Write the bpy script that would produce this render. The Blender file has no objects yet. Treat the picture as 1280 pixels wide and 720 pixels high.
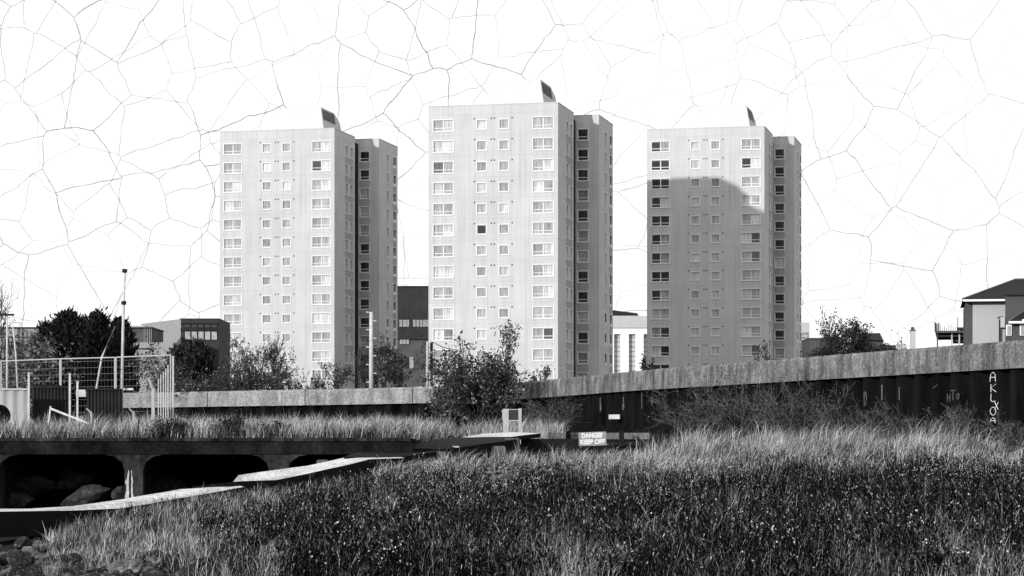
import bpy, math, random
import numpy as np
from mathutils import Vector, Matrix

random.seed(7)
rng = np.random.default_rng(11)
R = math.radians
F, CX, HY, ZE = 3000.0, 640.0, 558.0, 1.7      # focal length (px of a 1280 px frame), principal point, eye height
col = bpy.context.scene.collection
scene = bpy.context.scene

def P(px, py, Y):
    return Vector(((px - CX) / F * Y, Y, ZE + (HY - py) / F * Y))
def PX(px, Y): return (px - CX) / F * Y
def PZ(py, Y): return ZE + (HY - py) / F * Y

# ------------------------------------------------------------------ materials
def new_mat(name):
    m = bpy.data.materials.new(name); m.use_nodes = True
    nt = m.node_tree
    return m, nt, nt.nodes['Principled BSDF']

def ramp(nt, fac, stops):
    n = nt.nodes.new('ShaderNodeValToRGB')
    el = n.color_ramp.elements
    while len(el) < len(stops): el.new(0.5)
    for e, (p, v) in zip(el, stops):
        e.position = p; e.color = (v, v, v, 1)
    nt.links.new(fac, n.inputs[0])
    return n.outputs[0]

def noise(nt, scale, detail=5, rough=.6, mapping=None, coord='Object'):
    tc = nt.nodes.new('ShaderNodeTexCoord')
    n = nt.nodes.new('ShaderNodeTexNoise')
    n.inputs['Scale'].default_value = scale
    n.inputs['Detail'].default_value = detail
    n.inputs['Roughness'].default_value = rough
    src = tc.outputs[coord]
    if mapping:
        mp = nt.nodes.new('ShaderNodeMapping'); mp.inputs['Scale'].default_value = mapping
        nt.links.new(src, mp.inputs[0]); src = mp.outputs[0]
    nt.links.new(src, n.inputs['Vector'])
    return n.outputs['Fac']

def mul(nt, a, b, mode='MULTIPLY', fac=1.0):
    n = nt.nodes.new('ShaderNodeMix'); n.data_type = 'RGBA'; n.blend_type = mode
    n.inputs['Factor'].default_value = fac
    nt.links.new(a, n.inputs['A']); nt.links.new(b, n.inputs['B'])
    return n.outputs['Result']

def bump(nt, bsdf, h, strength=.3, dist=.02):
    b = nt.nodes.new('ShaderNodeBump'); b.inputs['Strength'].default_value = strength
    b.inputs['Distance'].default_value = dist
    nt.links.new(h, b.inputs['Height']); nt.links.new(b.outputs[0], bsdf.inputs['Normal'])

def mat_plain(name, v, rough=.7, var=.25, scale=3.0, mapping=None, metal=0, bmp=0.0, spec=.08):
    m, nt, b = new_mat(name)
    f = noise(nt, scale, mapping=mapping)
    c = ramp(nt, f, [(.25, v * (1 - var)), (.75, v * (1 + var))])
    nt.links.new(c, b.inputs['Base Color'])
    b.inputs['Roughness'].default_value = rough; b.inputs['Metallic'].default_value = metal
    b.inputs['Specular IOR Level'].default_value = spec
    if bmp: bump(nt, b, f, bmp)
    return m

def mat_island(name, stops, rough=.9, spec=.02, patch=None, trans=0.0):
    """colour per blade / leaf, mixed with broad patches"""
    m, nt, b = new_mat(name)
    g = nt.nodes.new('ShaderNodeNewGeometry')
    c = ramp(nt, g.outputs['Random Per Island'], stops)
    if patch:
        f = noise(nt, patch[0], detail=4)
        c = mul(nt, c, ramp(nt, f, [(.35, patch[1]), (.65, patch[2])]))
    nt.links.new(c, b.inputs['Base Color'])
    b.inputs['Roughness'].default_value = rough; b.inputs['Specular IOR Level'].default_value = spec
    if trans:
        out = nt.nodes['Material Output']
        t = nt.nodes.new('ShaderNodeBsdfTranslucent'); nt.links.new(c, t.inputs[0])
        mx = nt.nodes.new('ShaderNodeMixShader'); mx.inputs[0].default_value = trans
        nt.links.new(b.outputs[0], mx.inputs[1]); nt.links.new(t.outputs[0], mx.inputs[2])
        nt.links.new(mx.outputs[0], out.inputs[0])
    return m

def mat_facade():
    m, nt, b = new_mat('facade_concrete')
    tc = nt.nodes.new('ShaderNodeTexCoord')
    broad = ramp(nt, noise(nt, .25, 3), [(.3, .45), (.7, .51)])
    streak = ramp(nt, noise(nt, 1.6, 4, mapping=(1, 1, .05)), [(.3, .90), (.6, 1.0)])
    fine = ramp(nt, noise(nt, 9, 4), [(.3, .95), (.7, 1.03)])
    c = mul(nt, mul(nt, broad, streak), fine)
    # panel joints every storey and every 4.2 m
    sx = nt.nodes.new('ShaderNodeSeparateXYZ'); nt.links.new(tc.outputs['Object'], sx.inputs[0])
    def joint(src, off, per, w, dark):
        a = nt.nodes.new('ShaderNodeMath'); a.operation = 'ADD'; a.inputs[1].default_value = off; nt.links.new(src, a.inputs[0])
        q = nt.nodes.new('ShaderNodeMath'); q.operation = 'PINGPONG'; q.inputs[1].default_value = per / 2; nt.links.new(a.outputs[0], q.inputs[0])
        l = nt.nodes.new('ShaderNodeMapRange'); l.inputs['From Min'].default_value = w; l.inputs['From Max'].default_value = w * 1.6
        l.inputs['To Min'].default_value = dark; l.inputs['To Max'].default_value = 1.0
        nt.links.new(q.outputs[0], l.inputs[0]); return l.outputs[0]
    s2 = nt.nodes.new('ShaderNodeMath'); s2.operation = 'ADD'
    nt.links.new(sx.outputs['X'], s2.inputs[0]); nt.links.new(sx.outputs['Y'], s2.inputs[1])
    c = mul(nt, c, joint(sx.outputs['Z'], -42.6 + 1.1, 2.65, .03, .90))
    c = mul(nt, c, joint(s2.outputs[0], 0, 4.2, .03, .94))
    def fl(src, off, per):
        a = nt.nodes.new('ShaderNodeMath'); a.operation = 'ADD'; a.inputs[1].default_value = off; nt.links.new(src, a.inputs[0])
        q = nt.nodes.new('ShaderNodeMath'); q.operation = 'DIVIDE'; q.inputs[1].default_value = per; nt.links.new(a.outputs[0], q.inputs[0])
        r = nt.nodes.new('ShaderNodeMath'); r.operation = 'FLOOR'; nt.links.new(q.outputs[0], r.inputs[0]); return r.outputs[0]
    cx_ = nt.nodes.new('ShaderNodeCombineXYZ'); nt.links.new(fl(s2.outputs[0], 0, 4.2), cx_.inputs[0]); nt.links.new(fl(sx.outputs['Z'], -42.6 + 1.1, 2.65), cx_.inputs[1])
    wn_ = nt.nodes.new('ShaderNodeTexWhiteNoise'); wn_.noise_dimensions = '2D'; nt.links.new(cx_.outputs[0], wn_.inputs['Vector'])
    c = mul(nt, c, ramp(nt, wn_.outputs['Value'], [(0, .96), (1, 1.02)]))
    c = mul(nt, c, ramp(nt, noise(nt, 3.2, 3, mapping=(1, 1, .03)), [(.28, .86), (.5, 1.0)]))
    nt.links.new(c, b.inputs['Base Color'])
    b.inputs['Roughness'].default_value = .9; b.inputs['Specular IOR Level'].default_value = .1
    return m

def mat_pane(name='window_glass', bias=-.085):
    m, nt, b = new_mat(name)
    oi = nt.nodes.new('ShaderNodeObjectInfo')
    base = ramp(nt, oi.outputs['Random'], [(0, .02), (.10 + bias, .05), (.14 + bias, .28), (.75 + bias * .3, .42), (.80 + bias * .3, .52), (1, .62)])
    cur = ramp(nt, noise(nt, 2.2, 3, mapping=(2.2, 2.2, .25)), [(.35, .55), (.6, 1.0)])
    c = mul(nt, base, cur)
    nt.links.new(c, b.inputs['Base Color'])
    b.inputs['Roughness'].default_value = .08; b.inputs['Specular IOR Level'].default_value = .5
    return m

def mat_stained(name, v, lo=.35, rough=.9, sscale=2.2, blotch=.7, drip=0.0):
    """old concrete with vertical run-off streaks and lichen blotches"""
    m, nt, b = new_mat(name)
    st = ramp(nt, noise(nt, sscale, 6, .65, mapping=(1, 1, .12)), [(.32, lo), (.62, 1.0)])
    bl = ramp(nt, noise(nt, .9, 8, .72), [(.35, blotch), (.66, 1.25)])
    fn = noise(nt, 11, 7, .8)
    sp = ramp(nt, fn, [(.34, .42), (.52, 1.0), (.68, 1.6)])
    base = nt.nodes.new('ShaderNodeRGB'); base.outputs[0].default_value = (v, v, v, 1)
    c = mul(nt, mul(nt, mul(nt, base.outputs[0], st), bl), sp)
    if drip:
        d1 = ramp(nt, noise(nt, 6.5, 7, .75, mapping=(1, 1, .16)), [(.36, 1 - drip), (.62, 1.12)])
        d2 = ramp(nt, noise(nt, .8, 5, .7), [(.38, 0), (.62, 1)])
        mxd = nt.nodes.new('ShaderNodeMix'); mxd.data_type = 'RGBA'; mxd.inputs['A'].default_value = (1, 1, 1, 1)
        nt.links.new(d2, mxd.inputs['Factor']); nt.links.new(d1, mxd.inputs['B'])
        c = mul(nt, c, mxd.outputs['Result'])
        g2 = ramp(nt, noise(nt, 24, 3, .8), [(.36, .55), (.64, 1.45)]); c = mul(nt, c, g2)
    nt.links.new(c, b.inputs['Base Color'])
    b.inputs['Roughness'].default_value = rough; b.inputs['Specular IOR Level'].default_value = .02
    bump(nt, b, fn, .5, .03)
    return m

def mat_stone(name, a, b_, c_):
    m, nt, b = new_mat(name)
    f = noise(nt, 5, 8, .75); g = noise(nt, 22, 6, .7)
    c = ramp(nt, f, [(.3, a), (.55, b_), (.75, c_)])
    c = mul(nt, c, ramp(nt, g, [(.3, .4), (.7, 1.7)]))
    nt.links.new(c, b.inputs['Base Color']); b.inputs['Roughness'].default_value = .8; b.inputs['Specular IOR Level'].default_value = .05
    bump(nt, b, g, .9, .05); return m

M = {}
M['facade'] = mat_facade()
M['pane'] = mat_pane(); M['pane_dark'] = mat_pane('dark_pane_glass', .55)
M['frame'] = mat_plain('white_window_frame', .62, .5, .06)
M['apron'] = mat_plain('brick_panel', .31, .9, .25, 14)
M['link'] = mat_plain('shaded_link_wall', .02, .9, .2)  # near-black colour paints the deep shade of the recess between the blocks
M['hoodmetal'] = mat_plain('pale_roof_metal', .50, .5, .05, 1)
M['hoodside'] = mat_plain('grey_side_cladding', .40, .7, .1, 2)
M['louvre'] = mat_plain('dark_louvre', .10, .7, .1)
M['roofing'] = mat_plain('roof_felt', .18, .9, .2)
M['cap'] = mat_stained('stained_concrete_coping', .25, lo=.32, sscale=2.6, blotch=.5, drip=.6)
M['cap_pale'] = mat_stained('pale_weathered_coping', .29, lo=.6, sscale=1.7, blotch=.65, drip=.3)
M['pile'] = mat_plain('rusty_black_steel', .0055, .85, .9, 1.8, mapping=(1, 1, .2), bmp=.3, spec=.04)
M['paint'] = mat_plain('white_paint', .62, .6, .25, 20)
M['faintpaint'] = mat_plain('worn_chalk_paint', .10, .8, .5, 25)
M['quay'] = mat_stained('black_streaked_concrete', .022, lo=.3, sscale=1.3, blotch=.3)  # near-black concrete with vertical streaks and blotches
M['quaydark'] = mat_plain('painted_shade_concrete', .003, .95, .4, 3, spec=.05)  # shade under the arches, painted as near-black colour
M['kerb'] = mat_stained('chipped_kerb_concrete', .05, lo=.2, sscale=3, blotch=.2)
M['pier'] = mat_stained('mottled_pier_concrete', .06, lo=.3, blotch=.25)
M['scar'] = mat_plain('sunlit_scar_concrete', .40, .9, .4, 10)  # pale scar, with sunlight on the pier's left painted into it
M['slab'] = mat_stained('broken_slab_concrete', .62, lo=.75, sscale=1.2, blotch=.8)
M['slabdark'] = mat_plain('painted_slab_shade', .007, .9, .4, 3)  # shade on slab sides and wedges, put into the base colour
M['slabgrey'] = mat_stained('grey_block_concrete', .16, lo=.6)
M['rock'] = mat_stone('wet_riprap_stone', .008, .035, .38)
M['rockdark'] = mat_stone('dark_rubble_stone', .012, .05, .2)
M['galv'] = mat_plain('galvanised_steel', .38, .5, .15, 6)
M['wire'] = mat_plain('galvanised_wire', .22, .6, .2, 6)
M['white'] = mat_plain('weathered_white_paint', .45, .7, .3, 5)
M['concpost'] = mat_plain('pale_concrete_post', .34, .9, .2, 6)
M['darksheet'] = mat_plain('black_sheeting', .02, .8, .4, 2)
M['palesheet'] = mat_plain('pale_sheeting', .30, .7, .25, 2, mapping=(1, 1, .3))
M['rubber'] = mat_plain('black_rubber', .004, .9, .2, spec=.02)
M['bldgrey'] = mat_plain('grey_cladding', .26, .8, .1, 1)
M['blddark'] = mat_plain('dark_cladding', .035, .7, .2, 1)
M['bldmid'] = mat_plain('mid_grey_wall', .075, .8, .25, .5)
M['bldwhite'] = mat_plain('white_render', .75, .8, .04, 1)
M['bldpale'] = mat_plain('pale_render', .42, .8, .06, 1)
M['glassdark'] = mat_plain('dark_glass', .03, .1, .3, 1, spec=.5)
M['glasspale'] = mat_plain('pale_blind_glass', .30, .2, .4, 2, spec=.5)
M['slate'] = mat_plain('dark_roof_tile', .022, .85, .25, 6, bmp=.3)
M['brickpale'] = mat_plain('pale_brick', .36, .9, .12, 9)
M['brickdark'] = mat_plain('dark_brick', .07, .9, .2, 9)
M['timber'] = mat_plain('black_timber', .012, .9, .5, 4, mapping=(1, 4, 4))
M['signred'] = mat_plain('faded_sign_red', .24, .6, .12, 6)
M['bark'] = mat_plain('bark', .05, .9, .4, 8)
M['twig'] = mat_plain('twig_bark', .045, .9, .4, 8)
M['bramble'] = mat_island('bramble_leaf', [(0, .004), (.7, .014), (.92, .05), (1, .2)], .6)
M['twiggrey'] = mat_plain('grey_bramble_stem', .13, .9, .6, 8)
M['twigpale'] = mat_plain('dry_twig', .13, .9, .4, 8)
M['conifer'] = mat_island('conifer_needles', [(0, .006), (.7, .016), (1, .035)])
M['leafdark'] = mat_island('dark_glossy_leaf', [(0, .006), (.7, .02), (1, .06)], .6, .12)
M['leaf'] = mat_island('shrub_leaf', [(0, .012), (.5, .03), (.78, .07), (1, .26)], .6, .12)
M['leafpale'] = mat_island('pale_autumn_leaf', [(0, .03), (.5, .08), (1, .22)], .7)
M['blade'] = mat_island('grass_blade', [(0, .004), (.54, .008), (.74, .05), (.89, .26), (1, .65)], patch=(1.3, .3, 1.45), trans=.15)
M['straw'] = mat_island('dry_straw', [(0, .02), (.3, .14), (.65, .42), (1, .75)], patch=(.9, .4, 1.3), trans=.15)
M['weed'] = mat_island('dark_weed', [(0, .002), (.76, .005), (.91, .05), (1, .38)], patch=(1.4, .25, 1.5))
M['seed'] = mat_island('white_seed_head', [(0, .18), (.5, .42), (1, .72)])
M['soil'] = mat_plain('dark_soil', .005, .95, .5, 2, bmp=.5, spec=.05)

# ------------------------------------------------------------------ object helpers
def link(o, parent=None):
    col.objects.link(o)
    if parent is not None: o.parent = parent
    return o

def tag(o, label=None, cat=None, group=None, kind=None):
    if label: o['label'] = label
    if cat: o['category'] = cat
    if group: o['group'] = group
    if kind: o['kind'] = kind
    return o

def empty(name, loc=(0, 0, 0), rz=0.0):
    o = bpy.data.objects.new(name, None); col.objects.link(o)
    o.location = loc; o.rotation_euler = (0, 0, rz); o.empty_display_size = .3
    return o

class MB:
    """collects shapes, then links them as one mesh object"""
    def __init__(s): s.v = []; s.f = []
    def add(s, vs, fs):
        b = len(s.v); s.v += [tuple(p) for p in vs]; s.f += [tuple(i + b for i in f) for f in fs]; return s
    def box(s, x0, x1, y0, y1, z0, z1, fn=None):
        vs = [(x, y, z) for z in (z0, z1) for (x, y) in ((x0, y0), (x1, y0), (x1, y1), (x0, y1))]
        if fn: vs = [fn(*p) for p in vs]
        return s.add(vs, [(0, 3, 2, 1), (4, 5, 6, 7), (0, 1, 5, 4), (1, 2, 6, 5), (2, 3, 7, 6), (3, 0, 4, 7)])
    def prism(s, top, thick, down=Vector((0, 0, -1))):
        n = len(top); top = [Vector(p) for p in top]
        return s.add(top + [p + down * thick for p in top],
                     [tuple(range(n)), tuple(range(2 * n - 1, n - 1, -1))] + [(i, i + n, (i + 1) % n + n, (i + 1) % n) for i in range(n)])
    def tube(s, pts, r0, r1=None, n=6, cap=True):
        pts = [Vector(p) for p in pts]; r1 = r0 if r1 is None else r1
        k = len(pts); vs = []; fs = []
        for i, p in enumerate(pts):
            d = (pts[min(i + 1, k - 1)] - pts[max(i - 1, 0)])
            if d.length < 1e-9: d = Vector((0, 0, 1))
            d.normalize()
            u = d.cross(Vector((0, 0, 1)) if abs(d.z) < .95 else Vector((1, 0, 0))).normalized(); w = d.cross(u)
            r = r0 + (r1 - r0) * i / max(1, k - 1)
            vs += [p + (u * math.cos(a) + w * math.sin(a)) * r for a in [2 * math.pi * j / n for j in range(n)]]
        for i in range(k - 1):
            for j in range(n):
                fs.append((i * n + j, i * n + (j + 1) % n, (i + 1) * n + (j + 1) % n, (i + 1) * n + j))
        if cap:
            fs.append(tuple(range(n - 1, -1, -1))); fs.append(tuple(range((k - 1) * n, k * n)))
        return s.add(vs, fs)
    def build(s, name, m, parent=None, smooth=False):
        me = bpy.data.meshes.new(name); me.from_pydata(s.v, [], s.f); me.update()
        me.materials.append(m)
        if smooth: me.polygons.foreach_set('use_smooth', [True] * len(me.polygons))
        return link(bpy.data.objects.new(name, me), parent)

def np_mesh(name, verts, tris, m, parent=None):
    me = bpy.data.meshes.new(name)
    nv, nt = len(verts), len(tris)
    me.vertices.add(nv); me.vertices.foreach_set('co', np.ascontiguousarray(verts, np.float32).ravel())
    me.loops.add(nt * 3); me.loops.foreach_set('vertex_index', np.ascontiguousarray(tris, np.int32).ravel())
    me.polygons.add(nt); me.polygons.foreach_set('loop_start', np.arange(0, nt * 3, 3, dtype=np.int32))
    me.update(calc_edges=True); me.validate(); me.materials.append(m)
    return link(bpy.data.objects.new(name, me), parent)

def copy_tree(o, parent=None):
    c = o.copy(); col.objects.link(c)
    if parent is not None: c.parent = parent
    for ch in list(o.children): copy_tree(ch, c)
    return c

def text_mesh(s, size):
    cu = bpy.data.curves.new('lettering', 'FONT'); cu.body = s; cu.size = size
    cu.align_x = 'CENTER'; cu.align_y = 'CENTER'; cu.extrude = .004; cu.offset = .012 * size / .2
    o = bpy.data.objects.new('lettering', cu); col.objects.link(o)
    dg = bpy.context.evaluated_depsgraph_get()
    me = bpy.data.meshes.new_from_object(o.evaluated_get(dg))
    bpy.data.objects.remove(o); return me

# ------------------------------------------------------------------ terrain
WALL_R = [(-1.9, 121.0), (.58, 116.0), (2.9, 107.5), (5.22, 98.5), (10.08, 84.2), (14.93, 70.2), (18.9, 58.7), (24.6, 42.0)]
WALL_L = [(PX(152, 133), 133.0), (PX(216, 130.5), 130.5), (PX(415, 123), 123.0), (PX(545, 118.0), 118.0), (-1.95, 121.6)]
PATH = [(-14.5, 48.5), (-11.1, 52), (-7.06, 60.5), (-4.33, 65), (-2.3, 69), (.25, 76), (2.0, 80)]

def interp(x, pts, rev=False):
    return np.interp(x, [p[0] for p in pts], [p[1] for p in pts])

def sstep(a, b, x):
    t = np.clip((x - a) / (b - a), 0, 1); return t * t * (3 - 2 * t)

def bank(X, Y):
    z = interp(Y, [(0, -.1), (29, .05), (50, .72), (62, 1.02), (75, 1.38), (90, 1.95), (105, 2.3), (130, 2.5)])
    z = z + .034 * np.clip(X - 3, 0, 30) * sstep(30, 60, Y) - .082 * np.clip(-X - 1.5, 0, 30) - .35 * sstep(-8.3, -9.6, X) * sstep(42, 47, Y)
    return z + .06 * np.sin(X * 1.3 + Y * .5) * np.sin(Y * .8 - X * .4) + .03 * np.sin(X * 3.1 - Y * 1.7)

QX = -2.9       # right-hand end of the quay
def gz(X, Y):
    X = np.asarray(X, float); Y = np.asarray(Y, float)
    z = bank(X, Y)
    yp = interp(X, PATH)
    left = 1 - sstep(QX, QX + 1.0, X)
    behind = sstep(.6, 1.4, Y - yp) * left
    z = z * (1 - behind) + (-.6) * behind
    up = 1.93 + .55 * sstep(80, 118, Y)
    q = sstep(75.6, 76.4, Y) * left
    z = z * (1 - q) + up * q
    # land side of the flood wall
    yr = np.interp(X, [p[0] for p in WALL_R], [p[1] for p in WALL_R], left=1e6)
    yl = np.interp(X, [p[0] for p in WALL_L], [p[1] for p in WALL_L], left=134)
    yw = np.where(X > -1.9, yr, yl)
    d = (Y - yw)
    b = sstep(.35, 1.2, d)
    return z * (1 - b) + (3.1 + 0 * Y) * b

def build_ground():
    ys = np.concatenate([np.arange(-30, 26, 4), np.arange(26, 74, .6), np.arange(74, 78, .2), np.arange(78, 136, .7),
                         np.array([140, 160, 200, 300, 450, 700, 1200, 2500, 6000])])
    xs = np.concatenate([np.array([-4000, -1500, -600, -250, -120, -60, -40]), np.arange(-30, 30.1, .5), np.array([40, 60, 120, 250, 600, 1500, 4000])])
    XX, YY = np.meshgrid(xs, ys); ZZ = gz(XX, YY)
    v = np.stack([XX, YY, ZZ], -1).reshape(-1, 3)
    nx, ny = len(xs), len(ys)
    i = (np.arange(ny - 1)[:, None] * nx + np.arange(nx - 1)[None]).ravel()
    t = np.concatenate([np.stack([i, i + 1, i + nx + 1], 1), np.stack([i, i + nx + 1, i + nx], 1)])
    o = np_mesh('ground', v, t, M['soil']); o['kind'] = 'structure'
build_ground()

# ------------------------------------------------------------------ tower blocks
TH = R(12.9)
class Face:
    """a vertical wall plane: origin, direction u, outward normal n (local tower coordinates)"""
    def __init__(s, o, u, n): s.o = Vector(o); s.u = Vector(u); s.n = Vector(n)
    def pt(s, a, d, z): return s.o + s.u * a + s.n * d + Vector((0, 0, z))
    def box(s, mb, u0, u1, z0, z1, d0, d1): mb.box(u0, u1, d0, d1, z0, z1, fn=s.pt)

def wall_open(mb, fc, W, z0, z1, ops, depth=.16):
    us = sorted({0, W} | {round(x, 4) for o in ops for x in (o[0], o[1])})
    zs = sorted({z0, z1} | {round(x, 4) for o in ops for x in (o[2], o[3])})
    for i in range(len(us) - 1):
        for j in range(len(zs) - 1):
            cu, cz = (us[i] + us[i + 1]) / 2, (zs[j] + zs[j + 1]) / 2
            if any(o[0] < cu < o[1] and o[2] < cz < o[3] for o in ops): continue
            mb.add([fc.pt(us[i], 0, zs[j]), fc.pt(us[i + 1], 0, zs[j]), fc.pt(us[i + 1], 0, zs[j + 1]), fc.pt(us[i], 0, zs[j + 1])], [(0, 1, 2, 3)])
    for (a, b, c, d) in ops:
        q = [(a, c), (b, c), (b, d), (a, d)]
        for k in range(4):
            p0, p1 = q[k], q[(k + 1) % 4]
            mb.add([fc.pt(p0[0], 0, p0[1]), fc.pt(p1[0], 0, p1[1]), fc.pt(p1[0], -depth - .1, p1[1]), fc.pt(p0[0], -depth - .1, p0[1])], [(0, 1, 2, 3)])

def make_window(fc, uc, zc, w, h, panes, parent, low=True, glass='pane'):
    mb = MB(); u0, u1, z0, z1 = uc - w / 2, uc + w / 2, zc - h / 2, zc + h / 2
    s = .11
    fc.box(mb, u0 - s, u1 + s, z1, z1 + s, -.02, .045); fc.box(mb, u0 - s, u1 + s, z0 - s, z0, -.02, .075)
    fc.box(mb, u0 - s, u0, z0, z1, -.02, .04); fc.box(mb, u1, u1 + s, z0, z1, -.02, .04)
    t = .07
    fc.box(mb, u0 + .003, u1 - .003, z0 + .003, z0 + t, -.2, -.11); fc.box(mb, u0 + .003, u1 - .003, z1 - t, z1 - .003, -.2, -.11)
    for k in range(panes + 1):
        c = u0 + (u1 - u0) * k / panes
        fc.box(mb, max(c - t, u0 + .003), min(c + t, u1 - .003), z0 + t, z1 - t, -.2, -.112)
    if low: fc.box(mb, u0 + t, u1 - t, z0 + h * .27, z0 + h * .27 + .09, -.2, -.114)
    f = mb.build('window', M['frame'], parent)
    for k in range(panes):
        a = u0 + (u1 - u0) * k / panes; b = u0 + (u1 - u0) * (k + 1) / panes
        pm = MB(); fc.box(pm, a + .01, b - .01, z0 + .01, z1 - .01, -.19, -.15)
        pm.build('pane', M[glass], f)
    return f

def make_tower():
    root = empty('tower_block')
    W, D, H = 16.8, 9.9, 42.6
    rows = [H - 2.45 - 2.65 * r for r in range(13)]
    zb = -3.0
    front = Face((-W, 0, 0), (1, 0, 0), (0, -1, 0)); side = Face((0, 0, 0), (0, 1, 0), (1, 0, 0))
    bx, by = 2.87, 12.35
    bfront = Face((bx - W, by, 0), (1, 0, 0), (0, -1, 0)); bside = Face((bx, by, 0), (0, 1, 0), (1, 0, 0))
    sp = [(front, 1.95, 2.55, 1.42, 2), (front, 6.95, 1.15, 1.12, 1), (front, 9.85, 1.15, 1.12, 1), (front, 14.9, 2.55, 1.42, 2),
          (side, 5.75, 1.15, 1.5, 1), (side, 8.2, 1.15, 1.5, 1), (bfront, W - 2.15, 1.35, 1.42, 1), (bside, 4.5, 1.0, 1.5, 1), (bside, 8.2, 1.35, 1.5, 1)]
    def ops(fc): return [(u - w / 2, u + w / 2, z - h / 2, z + h / 2) for (f, u, w, h, n) in sp if f is fc for z in rows]
    for (fa, sa, d0, x1) in ((front, side, 0.0, 0.0), (bfront, bside, by, bx)):
        mb = MB()
        wall_open(mb, fa, W, zb, H, ops(fa)); wall_open(mb, sa, D, zb, H, ops(sa))
        y0, y1, x0 = d0, d0 + D, x1 - W
        mb.add([(x0, y0, zb), (x0, y1, zb), (x0, y1, H), (x0, y0, H)], [(0, 3, 2, 1)])
        mb.add([(x0, y1, zb), (x1, y1, zb), (x1, y1, H), (x0, y1, H)], [(0, 3, 2, 1)])
        mb.add([(x0, y0, H), (x1, y0, H), (x1, y1, H), (x0, y1, H)], [(0, 1, 2, 3)])
        mb.build('wall', M['facade'], root)
        # dark room behind the openings
    for (y0, x1) in ((0.0, 0.0), (by, bx)):
        MB().box(x1 - W + .35, x1 - .35, y0 + .35, y0 + D - .35, zb, H - .5).build('interior', M['blddark'], root)
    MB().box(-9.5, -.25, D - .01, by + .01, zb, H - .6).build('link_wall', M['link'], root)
    # parapet coping
    mb = MB(); mb.box(-W - .03, .03, -.03, D + .03, H, H + .12); mb.build('coping', M['facade'], root)
    mb = MB(); mb.box(bx - W - .03, bx + .03, by - .03, by + D + .03, H, H + .12); mb.build('coping', M['facade'], root)
    # windows
    n = 0; rest = MB()
    for (fc, u, w, h, pn) in sp:
        for z in rows:
            if n < 100: make_window(fc, u, z, w, h, pn, root, low=(w > 1.2), glass='pane_dark' if fc is bfront else 'pane'); n += 1
            else:
                s = .11; u0, u1, z0, z1 = u - w / 2, u + w / 2, z - h / 2, z + h / 2
                for (a, b, c, d) in ((u0 - s, u1 + s, z1, z1 + s), (u0 - s, u1 + s, z0 - s, z0), (u0 - s, u0, z0, z1), (u1, u1 + s, z0, z1), (u0 + .01, u1 - .01, z0 + .01, z0 + .3)):
                    fc.box(rest, a, b, c, d, -.15, .05)
    w = rest.build('window_frame', M['frame'], root); w['kind'] = 'stuff'
    # brick panels under the end-wall windows
    for (fc, u, w) in ((side, 6.97, 3.8), (bfront, W - 2.15, 1.5), (bside, 8.2, 1.6)):
        mb = MB(); fc.box(mb, u - w / 2, u + w / 2, rows[1] + .9, rows[0] - .9, -.02, .02)
        b0 = mb.build('brick_panel', M['apron'], root)
        for r in range(1, 12):
            o = b0.copy(); col.objects.link(o); o.parent = root; o.location = (0, 0, -2.65 * r)
    # vent grilles above the small windows
    vm = MB(); front.box(vm, -.09, .09, -.09, .09, 0, .03); v0 = vm.build('vent', M['louvre'], root)
    first = True
    for z in rows:
        for u in (6.0, 8.2, 8.6, 10.9):
            o = v0 if first else v0.copy()
            if not first: col.objects.link(o); o.parent = root
            o.location = Vector((u, 0, z + .78)); first = False
    # roof plant hood
    hx0, hx1, hy0, hy1, hz = -10.0, -2.35, 2.6, 12.0, H + 3.5
    A = [(hx0, hy0, H + .1), (hx1, hy0, H + .1), (hx1, hy1, H + .1), (hx0, hy1, H + .1)]
    B = [(hx0 + .5, hy0 + .5, hz), (hx1 - .6, hy0 + .5, hz), (hx1 - .6, hy1 - 2.6, hz), (hx0 + .5, hy1 - 2.6, hz)]
    C2 = [(hx1 - .35, hy1 - .7, hz - 1.1), (hx0 + .3, hy1 - .7, hz - 1.1)]
    mb = MB(); mb.add(A + B + C2, [(0, 1, 5, 4), (4, 5, 6, 7), (7, 6, 8, 9), (9, 8, 2, 3), (3, 0, 4, 7, 9)])
    hood = mb.build('roof_hood', M['hoodmetal'], root)
    # side cladding with louvre blades, standing 3 cm proud of the hood's end
    def sp_pt(t, s):   # t along depth 0..1, s up 0..1 on the right-hand end
        lo = Vector(A[1]).lerp(Vector(A[2]), t)
        p_top = Vector(B[1]).lerp(Vector(B[2]), min(1, t / .72)) if t <= .72 else Vector(B[2]).lerp(Vector(C2[0]), (t - .72) / .28)
        return lo.lerp(p_top, s)
    mb = MB(); ts = [0, .25, .5, .72, .86, 1]
    for i in range(5):
        a, b = ts[i], ts[i + 1]
        mb.add([sp_pt(a, 0), sp_pt(b, 0), sp_pt(b, 1), sp_pt(a, 1)], [(0, 1, 2, 3)])
    mb.build('side_cladding', M['hoodside'], hood)
    lv = MB()
    for k in range(9):
        t0 = .06 + k * .072
        off = Vector((.05, 0, 0))
        lv.add([sp_pt(t0, .5) + off, sp_pt(t0 + .05, .5) + off, sp_pt(t0 + .05, .93) + off, sp_pt(t0, .93) + off], [(0, 1, 2, 3)])
    lv.build('louvre', M['louvre'], hood)
    # aerial on the roof
    mb = MB(); mb.tube([(-4, 9.0, H), (-4, 9.0, H + 2.2)], .03, n=5); mb.build('aerial', M['galv'], root)
    return root

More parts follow.
